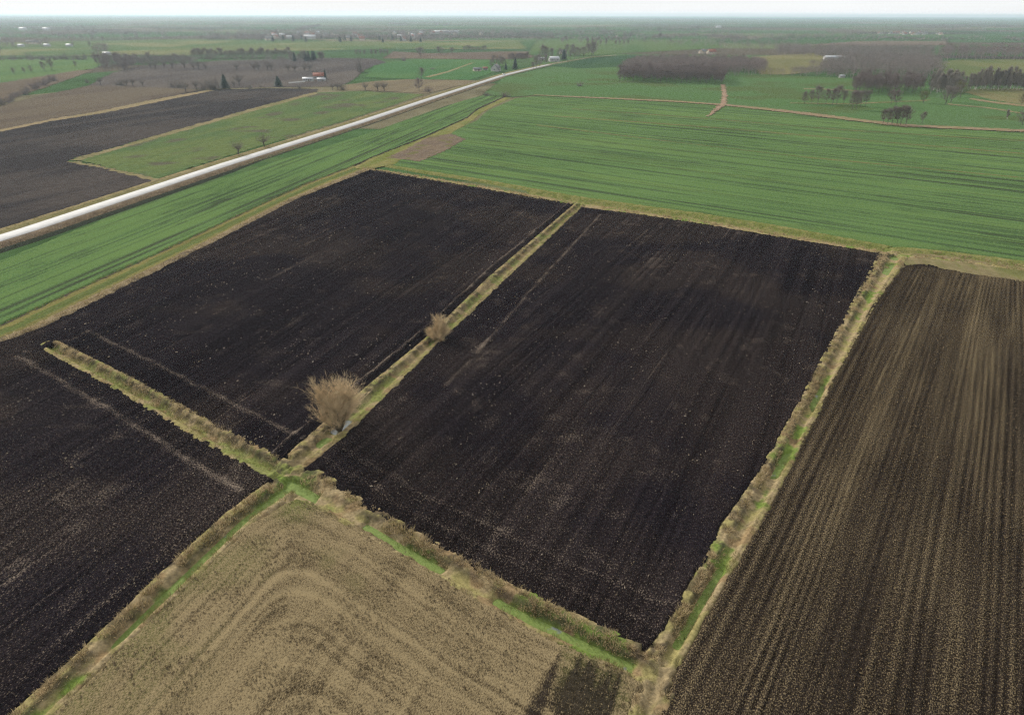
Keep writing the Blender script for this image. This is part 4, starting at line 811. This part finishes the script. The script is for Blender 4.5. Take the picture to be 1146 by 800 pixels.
# the compact dark wood, nearest 300 trees as things, the rest as one mass
def fill(pol, sp, seed):
    r = np.random.default_rng(seed); a, b = pol.min(0), pol.max(0); gx, gy = np.meshgrid(np.arange(a[0], b[0], sp), np.arange(a[1], b[1], sp)); P = np.c_[gx.ravel(), gy.ravel()] + r.uniform(-0.42, 0.42, (gx.size, 2)) * sp
    P = P[inside(P, pol)]; return P[np.argsort(P[:, 1])]
def mass(name, P, hs, kind, label, seed, low=0.35, wide=1.0, thick=1.8):
    "many bare trees too far off to tell apart, joined in one mesh"
    r = np.random.default_rng(seed); base, tm, bm = KINDS[kind]; vs = []
    for v in range(3):
        if base == 'conifer': tr, Vc, Fc = conifer(60 + v); Vt, Ft = tri_prisms(tr); vs.append((np.vstack([Vt, Vc]), np.vstack([Ft, Fc + len(Vt)]))); continue
        tr, cr = bare_tree(2000 + v, base); k = max(1, int(len(cr) * low)); idx = r.permutation(len(cr))[:k]
        vs.append(tri_prisms(tr + [(cr[i][0], cr[i][1], cr[i][2] * thick, cr[i][3] * thick) for i in idx]))
    Vs, Fs, o = [], [], 0
    for p, h in zip(P, hs):
        V, F = vs[r.integers(0, 3)]; a = r.uniform(0, 6.28); c, s = math.cos(a), math.sin(a)
        Vs.append(np.c_[(V[:, 0] * c - V[:, 1] * s) * h * wide + p[0], (V[:, 0] * s + V[:, 1] * c) * h * wide + p[1], V[:, 2] * h]); Fs.append(F + o); o += len(V)
    obj(name, npmesh(name, np.concatenate(Vs), np.concatenate(Fs), tm, smooth=False), label=label, cat='wood', kind='stuff')
WOOD = poly((692, 92.5), (740, 93.5), (808, 95.5), (812, 86.5), (858, 84.5), (856, 77), (830, 73), (760, 71.5), (712, 73), (698, 80))
P = fill(WOOD, 7.0, 3); hw_ = 11.5 + RNG.normal(0, 1.0, len(P))
for i, (p, h) in enumerate(zip(P[:150], hw_)):
    plant(p, h, 'alder', 'bare tree on the front edge of the compact dark wood' if i < 40 else 'bare tree inside the compact dark wood, behind its front edge', 'front trees of the compact dark wood' if i < 40 else 'inner trees of the compact dark wood', 0.95)
mass('wood', P[150:], hw_[150:], 'alder', 'far part of the compact dark wood beyond the green', 5, 0.10, 1.05, 2.6)
# stands and woods at right
ST = poly((950, 106), (1032, 107), (1030, 99), (955, 98)); P = fill(ST, 7.5, 8)[:90]
for p in P: plant(p, 12 + RNG.normal(0, 1.2), 'alder', 'tall thin dark tree of the stand in front of the right wood', 'thin dark stand at right', 0.85)
for i in range(46): at(1082 + i * 1.5 + random.uniform(-.7, .7), 101 + random.uniform(-1.5, 0.8), random.uniform(11, 24), 'birch', 'pale slim birch in the row along the right meadow', 'birch row at right', 0.9)
for i in range(30): at(1040 + i * 1.25, 103 + random.uniform(-3, 2.5), random.uniform(13, 22), 'birch', 'grey slim tree beside the thin dark stand at right', 'grey slim trees', 1.1)
def woodmass(pts, sp, h, kind, label, seed, low=0.08, thick=3.0, wide=1.1):
    P = fill(poly(*pts), sp, seed); mass('wood', P, h * (0.8 + 0.4 * np.random.default_rng(seed).uniform(0, 1, len(P))), kind, label, seed, low, wide, thick)
woodmass(((940, 88), (1050, 90), (1056, 80), (1040, 68), (960, 66), (930, 74), (905, 80)), 10, 12, 'oak', 'wide grey-brown wood behind the thin dark stand', 21, 0.07, 3.2)
woodmass(((860, 85.5), (945, 87), (940, 80), (905, 82)), 8, 8, 'oak', 'low scrubby wood edge behind the right green field', 22, 0.08, 3.0)
woodmass(((1050, 68.5), (1400, 68.5), (1400, 60), (1050, 60.5)), 14, 15, 'alder', 'dark wood belt at the far right', 23, 0.07, 3.4)
woodmass(((868, 62), (905, 64), (960, 66), (1045, 65), (1045, 58), (960, 57), (872, 57)), 13, 13, 'oak', 'far wood strip left of the belt', 24, 0.05, 4.0)
woodmass(((0, 54.5), (60, 54), (62, 50), (0, 50)), 24, 14, 'oak', 'trees round the far farms at upper left', 25, 0.05, 4.5)
for x in (82, 101, 115): at(x, 53 if x != 115 else 47, 6, 'oak', 'single far tree on the pale meadow at upper left', 'far meadow trees', 0.8)
woodmass(((104, 64), (122, 64.5), (128, 60), (108, 59)), 15, 15, 'oak', 'clump behind the far white farm building', 26, 0.06, 4.0)
def farband(pts, sp, h, seed, label, kind='oak', low=0.03, thick=6.0): woodmass(pts, sp, h, kind, label, seed, low, thick, 1.3)
farband(((126, 74), (215, 70.5), (216, 66), (130, 67)), 15, 9, 41, 'brown scrub belt at the head of the brown field', 'bush', 0.12, 2.0)
farband(((216, 67), (335, 66.5), (335, 64.5), (216, 65)), 12, 7, 42, 'soft brown undergrowth of the long row behind the brown field', 'bush', 0.12, 2.0)
farband(((0, 69), (118, 66), (120, 64), (0, 66.5)), 16, 6, 43, 'low hedge between the far left green fields', 'bush', 0.12, 2.0)
farband(((0, 44), (230, 42), (225, 39.5), (0, 41)), 55, 11, 44, 'faint tree belt beyond the far left farms')
farband(((600, 49), (735, 49), (730, 46), (605, 46)), 45, 10, 45, 'faint tree belt right of the road end')
farband(((225, 46), (290, 47.5), (480, 48), (560, 43), (600, 38), (590, 35), (480, 36), (400, 35.5), (300, 37), (235, 41)), 29, 11, 31, 'tree cover of the distant village')
farband(((300, 47.5), (480, 48), (470, 45), (300, 44)), 62, 10, 32, 'dark evergreens along the distant village', 'conifer', 0.03)
farband(((0, 40), (150, 38.5), (150, 36), (0, 37)), 50, 14, 33, 'distant wood band at upper left')
farband(((560, 43.5), (600, 45), (690, 41), (680, 38), (590, 39)), 60, 11, 34, 'distant hedges beyond the road end')
farband(((640, 37), (690, 38), (690, 34), (645, 33.5)), 70, 16, 35, 'small distant copse beyond the road end')
farband(((730, 51), (850, 57), (900, 57), (890, 50), (800, 46)), 28, 9, 36, 'scattered trees behind the compact wood')
farband(((860, 46), (960, 44), (1060, 41), (1050, 37), (960, 39), (860, 42)), 60, 12, 37, 'trees among the distant houses at right')
# random hedges and tree lines out to the horizon
def far_hedges():
    r = np.random.default_rng(77); Vs, Fs, o = [], [], 0; n = 0
    for i in range(320):
        y = 19.0 + 30 * r.uniform(0, 1) ** 2.2; x = r.uniform(-300, 1450); p = px(x, y); L = r.uniform(150, 800) * (0.5 + p[1] / 4500); a = r.normal(0.12, 0.07) if r.uniform() < 0.8 else r.normal(1.7, 0.1)
        k = int(L / r.uniform(5, 11)) + 2; hm = r.uniform(2.5, 9); gap = r.uniform(0.1, 0.5)
        for j in range(min(k, 130)):
            q = p + np.array([math.cos(a), math.sin(a)]) * L * (j / k - .5) + r.normal(0, 3, 2)
            if q[1] < 1700 or vnoise(np.array([j * 0.15]), np.array([i * 3.1]), 5)[0] < gap: continue
            h = hm * r.uniform(0.6, 1.3); m_ = 9; d = r.normal(0, 1, (m_, 3)); d /= np.linalg.norm(d, axis=1)[:, None]; c = d * np.array([h * 0.5, h * 0.5, h * 0.42]) * r.uniform(0.4, 1, (m_, 1)) + np.array([q[0], q[1], h * 0.5])
            e1 = r.normal(0, 1, (m_, 3)) * h * 0.22; e2 = r.normal(0, 1, (m_, 3)) * h * 0.22
            V = np.stack([c - e1, c + e1, c + e2], 1).reshape(-1, 3); V[:, 2] = np.maximum(V[:, 2], -0.05); Vs.append(V); Fs.append(np.arange(m_ * 3).reshape(-1, 3) + o); o += m_ * 3
    obj('far_tree_lines', npmesh('far_tree_lines', np.concatenate(Vs), np.concatenate(Fs), M_TWIG, smooth=False), label='distant tree lines and hedges fading towards the horizon', cat='trees', kind='stuff')
far_hedges()

# ------------------------------------------------------------------ houses
M_WALLW = flat_mat('white_render', (0.38, 0.375, 0.36), 0.08, 0.8); M_WALLC = flat_mat('cream_render', (0.50, 0.44, 0.35), 0.1, 0.8); M_BRICK = flat_mat('brick_wall', (0.25, 0.12, 0.08), 0.2, 2.0)
M_ROOFR = flat_mat('red_tile_roof', (0.20, 0.075, 0.05), 0.25, 1.5); M_ROOFG = flat_mat('grey_roof', (0.13, 0.13, 0.135), 0.2, 1.0); M_ROOFM = flat_mat('bright_metal_roof', (0.36, 0.37, 0.385), 0.1, 0.6, 0.6, 0.3)
M_GLASS = flat_mat('window_glass', (0.03, 0.035, 0.045), 0.2, 1.0, 0.08, 0.5); M_DOOR = flat_mat('wood_door', (0.10, 0.06, 0.035), 0.2, 2.0)
HM = {}
def boxVF(x0, x1, y0, y1, z0, z1):
    V = np.array([(x, y, z) for z in (z0, z1) for y in (y0, y1) for x in (x0, x1)], float); F = np.array([(0, 2, 3, 1), (4, 5, 7, 6), (0, 1, 5, 4), (2, 6, 7, 3), (0, 4, 6, 2), (1, 3, 7, 5)]); return V, F
def house_mesh(Lx, Wy, wh, rh, wm, rm):
    key = (Lx, Wy, wh, rh, wm.name, rm.name)
    if key in HM: return HM[key]
    a, b = Lx / 2, Wy / 2
    V = [(-a, -b, -0.2), (a, -b, -0.2), (a, b, -0.2), (-a, b, -0.2), (-a, -b, wh), (a, -b, wh), (a, b, wh), (-a, b, wh), (-a, 0, wh + rh - 0.08), (a, 0, wh + rh - 0.08)]
    F = [(0, 1, 5), (0, 5, 4), (2, 3, 7), (2, 7, 6), (0, 4, 3), (3, 4, 7), (4, 8, 7), (1, 2, 5), (2, 6, 5), (5, 6, 9)]
    wall = npmesh('wall', np.array(V, float), np.array(F), wm, smooth=False)
    ov = 0.35; t = 0.18; sl = rh / b; e = wh - ov * sl
    pr = [(-b - ov, e), (0, wh + rh), (b + ov, e), (b + ov, e + t), (0, wh + rh + t), (-b - ov, e + t)]
    V = [(s * (a + ov), y, z) for s in (-1, 1) for y, z in pr]; F = [(i, (i + 1) % 6, 6 + (i + 1) % 6, 6 + i) for i in range(6)] + [(0, 5, 4, 1), (1, 4, 3, 2), (6, 7, 10, 11), (7, 8, 9, 10)]
    roof = npmesh('roof', np.array(V, float), np.array(F), rm, smooth=False)
    ch = npmesh('chimney', *boxVF(a * 0.3, a * 0.3 + 0.7, -0.35, 0.35, wh + rh * 0.6, wh + rh + 0.9), M_BRICK, smooth=False)
    wins = [boxVF(x - 0.5, x + 0.5, -b - 0.04, -b + 0.1, wh * 0.36, wh * 0.76) for x in (-a * 0.65, -a * 0.25, a * 0.6)] + [boxVF(a - 0.1, a + 0.04, -0.5, 0.5, wh * 0.36, wh * 0.76), boxVF(-a - 0.04, -a + 0.1, -0.5, 0.5, wh * 0.36, wh * 0.76)]
    wins = [npmesh('window', *q, M_GLASS, smooth=False) for q in wins]; door = npmesh('door', *boxVF(a * 0.1, a * 0.1 + 1.0, -b - 0.05, -b + 0.1, 0, 2.05), M_DOOR, smooth=False)
    HM[key] = (wall, roof, ch, wins, door); return HM[key]
def house(x, y, L, Wd, wh, rh, wm, rm, rz, label, group=None, name='house', detail=True, cat='house', chim=True):
    p = px(x, y); o = obj(name, None, None, label, cat, group); o.location = (p[0], p[1], 0.0); o.rotation_euler = (0, 0, rz)
    wall, roof, ch, wins, door = house_mesh(L, Wd, wh, rh, wm, rm); obj('wall', wall, o); ro = obj('roof', roof, o)
    if chim: obj('chimney', ch, ro)
    if detail:
        for q in wins: obj('window', q, o)
        obj('door', door, o)
    return o
house(555, 80, 9, 7.5, 3.4, 3.6, M_WALLW, M_ROOFG, 1.2, 'white gabled house beside the far end of the pale road'); house(534, 80, 8, 5, 2.2, 1.4, M_WALLC, M_ROOFG, 0.3, 'low pale shed left of the white house by the road', name='shed', cat='shed', chim=False)
house(543, 79, 5, 4, 2.2, 1.2, M_WALLW, M_ROOFR, 0.1, 'tiny white shed between the low shed and the white house', name='shed', cat='shed', chim=False)
house(620, 69, 12, 9, 3.6, 2.4, M_WALLW, M_ROOFM, 0.25, 'white barn with bright metal roof beside the road', name='barn', cat='barn', chim=False); house(606, 67.6, 8, 5, 2.3, 1.2, M_WALLW, M_ROOFM, 0.1, 'low white outbuilding left of the barn', name='shed', cat='shed', chim=False)
house(630, 61, 9, 7, 3, 3.2, M_WALLC, M_ROOFG, 0.4, 'grey-roofed house among bare trees behind the barn')
house(357, 89, 9.5, 7, 3.0, 2.6, M_WALLW, M_ROOFR, 0.2, 'small white farmhouse with reddish roof on the brown field'); house(345, 91, 9, 5, 2.0, 1.2, M_WALLW, M_ROOFM, 0.05, 'white low outbuilding left of the small farmhouse', name='shed', cat='shed', chim=False)
house(360, 91.2, 7, 4, 1.8, 1.0, M_WALLW, M_ROOFM, 0.05, 'white lean shed in front of the small farmhouse', name='shed', cat='shed', chim=False)
p0, p1 = px(323, 94), px(342, 92.3); V, F, col = strip_mesh('w', np.array([p0, (p0 + p1) / 2, p1]), [(0.15, -0.1), (0.15, 1.3), (-0.15, 1.3), (-0.15, -0.1)], M_WALLW, lambda o, x, y: np.ones((len(x), 3)), 1.0)
obj('boundary_wall', npmesh('boundary_wall', V, F, M_WALLW, smooth=False), label='long low white wall left of the small farmhouse', cat='wall')
for x, y, rm, lab in ((24, 52.8, M_ROOFM, 'leftmost of three far white farm buildings at upper left'), (53, 52.5, M_ROOFM, 'middle one of three far white farm buildings at upper left'), (78, 52.5, M_ROOFM, 'rightmost of three far white farm buildings at upper left'), (120, 62.2, M_ROOFM, 'white building in front of the far round clump at upper left')):
    house(x, y, 10, 7, 2.6, 2.0, M_WALLW, rm, 0.1, lab, name='farm_building', detail=False, cat='building', chim=False)
house(38, 49.5, 24, 12, 4, 3, M_WALLC, M_ROOFG, 0.1, 'wide grey barn behind the far white farm buildings', name='barn', detail=False, cat='barn', chim=False)
house(500, 38, 75, 18, 6, 2.5, M_WALLW, M_ROOFM, 0.02, 'very long white hall in the distant village', name='hall', detail=False, cat='building', chim=False)
house(347, 44, 26, 16, 5, 4, M_WALLW, M_ROOFM, 0.3, 'bright white roofed building in the distant village', name='barn', detail=False, cat='building', chim=False)
g = 'houses of the distant village'
for i in range(40):
    x = random.uniform(300, 475) if i < 30 else random.uniform(440, 560); y = random.uniform(38.5, 47) if i < 30 else random.uniform(36.5, 40)
    house(x, y, 12, 9, 4, 4, random.choice([M_WALLW, M_WALLC]), random.choice([M_ROOFG, M_ROOFR, M_ROOFM]), random.uniform(0, 1.5), 'small pale house among the trees of the distant village', g, detail=False, chim=False)
for i in range(24):
    house(random.uniform(980, 1055), random.uniform(37.5, 39.5), 12, 9, 3, 4, random.choice([M_WALLC, M_WALLW]), random.choice([M_ROOFR, M_ROOFG, M_ROOFG]), random.uniform(0, 1.5), 'small far house in the settlement at upper right', 'houses of the far settlement at right', detail=False, chim=False)
house(929, 67.5, 16, 9, 3.5, 2, M_WALLW, M_ROOFM, 0.1, 'left one of two white sheds before the right wood', 'sheds before the right wood', 'shed', False, 'shed', False); house(939, 67.2, 12, 8, 3.2, 2, M_WALLW, M_ROOFM, 0.1, 'right one of two white sheds before the right wood', 'sheds before the right wood', 'shed', False, 'shed', False)
house(942, 87.3, 5, 3, 1.8, 0.8, M_WALLW, M_ROOFM, 0.1, 'tiny white hut at the edge of the right wood', None, 'hut', False, 'hut', False)
house(796, 61, 12, 9, 3.5, 3.5, M_WALLC, M_ROOFR, 0.3, 'cream house just behind the compact dark wood'); house(786, 60, 10, 8, 3.2, 3, M_WALLC, M_ROOFG, 0.8, 'small cream house left of the one behind the dark wood')
for x, y in ((26, 34.3), (52, 34.5), (804, 31.5)): house(x, y, 22, 12, 5, 4, M_WALLW, M_ROOFM, 0.1, 'far white building glinting near the horizon', 'white specks near the horizon', 'farm_building', False, 'building', False)

# small white car on the road
def car(x, y):
    p = px(x, y); d = rot2(rc[26] - rc[24]); o = obj('car', None, None, 'small white car on the pale road near the white house', 'car'); o.location = (p[0], p[1], 0.31); o.rotation_euler = (0, 0, math.atan2(d[1], d[0]))
    mp_ = flat_mat('white_car_paint', (0.75, 0.75, 0.74), 0.03, 1.0, 0.25, 0.5); mt = flat_mat('tyre_rubber', (0.02, 0.02, 0.02), 0.2, 2)
    def loft(secs):
        V = [(x, s * w_, z) for x, w_, z0, z1 in secs for s, z in ((-1, z0), (-1, z1), (1, z1), (1, z0))]; F = [(i * 4 + k, i * 4 + (k + 1) % 4, i * 4 + 4 + (k + 1) % 4, i * 4 + 4 + k) for i in range(len(secs) - 1) for k in range(4)] + [(0, 3, 2, 1), tuple(4 * len(secs) - 4 + k for k in range(4))]
        return np.array(V, float), np.array(F)
    obj('body', npmesh('body', *loft([(-2.1, .7, .4, .75), (-1.9, .85, .3, .95), (0.6, .88, .25, .95), (1.7, .85, .3, .8), (2.1, .7, .35, .62)]), mp_), o)
    obj('cabin', npmesh('cabin', *loft([(-1.8, .75, .93, .97), (-1.2, .66, .93, 1.45), (0.2, .66, .93, 1.45), (0.95, .75, .9, .95)]), M_GLASS), o)
    t = np.linspace(0, 2 * np.pi, 13)[:-1]; V = np.array([(0.31 * math.cos(a), s, 0.31 * math.sin(a)) for s in (-0.1, 0.1) for a in t]); F = np.array([(i, (i + 1) % 12, 12 + (i + 1) % 12, 12 + i) for i in range(12)] + [(0, i, i + 1, i + 2) for i in range(1, 10, 2)] + [(12, 12 + i + 2, 12 + i + 1, 12 + i) for i in range(1, 10, 2)])
    wm_ = npmesh('wheel', V, F, mt)
    for sx in (-1.3, 1.3):
        for sy in (-0.8, 0.8): q = obj('wheel', wm_, o); q.location = (sx, sy, 0.31)
car(564, 84.4)

# ------------------------------------------------------------------ labels of repeats tell their place in the row
def ordinals():
    W = ['leftmost', 'second from left', 'third from left', 'fourth from left', 'fifth from left', 'sixth from left', 'seventh from left', 'eighth from left', 'ninth from left', 'tenth from left']
    by = {}
    for o in C.objects:
        if o.parent is None and 'label' in o and 'group' in o: by.setdefault((o['group'], o['label']), []).append(o)
    for (g_, l_), os_ in by.items():
        n_ = len(os_)
        if n_ < 2 or n_ > 60: continue
        def sx(o):
            v = np.array(o.location) - np.array([0, 0, CAMH]); return float(v @ rt / (v @ fwd))
        for i, o in enumerate(sorted(os_, key=sx)):
            k = i + 1; suf = 'th' if 10 <= k % 100 <= 20 else {1: 'st', 2: 'nd', 3: 'rd'}.get(k % 10, 'th')
            w_ = 'rightmost' if i == n_ - 1 else W[i] if i < 10 else '%d%s from left' % (k, suf)
            o['label'] = l_ + ', ' + w_
ordinals()

# ------------------------------------------------------------------ winter haze
V, F = boxVF(-24600, 24600, -24600, 24600, -3.4, 62.0)
m = bpy.data.materials.new('winter_haze'); m.use_nodes = True; n = m.node_tree; n.nodes.clear(); ou = N(n, 'ShaderNodeOutputMaterial'); pv = N(n, 'ShaderNodeVolumePrincipled')
pv.inputs['Color'].default_value = (0.72, 0.875, 1.0, 1); pv.inputs['Density'].default_value = 0.000092; pv.inputs['Anisotropy'].default_value = 0.35
n.links.new(pv.outputs[0], ou.inputs['Volume'])
obj('haze', npmesh('haze', V, F, m, smooth=False), label='pale winter haze over the whole plain', cat='haze', kind='stuff')
print('triangles', MESHN[0])
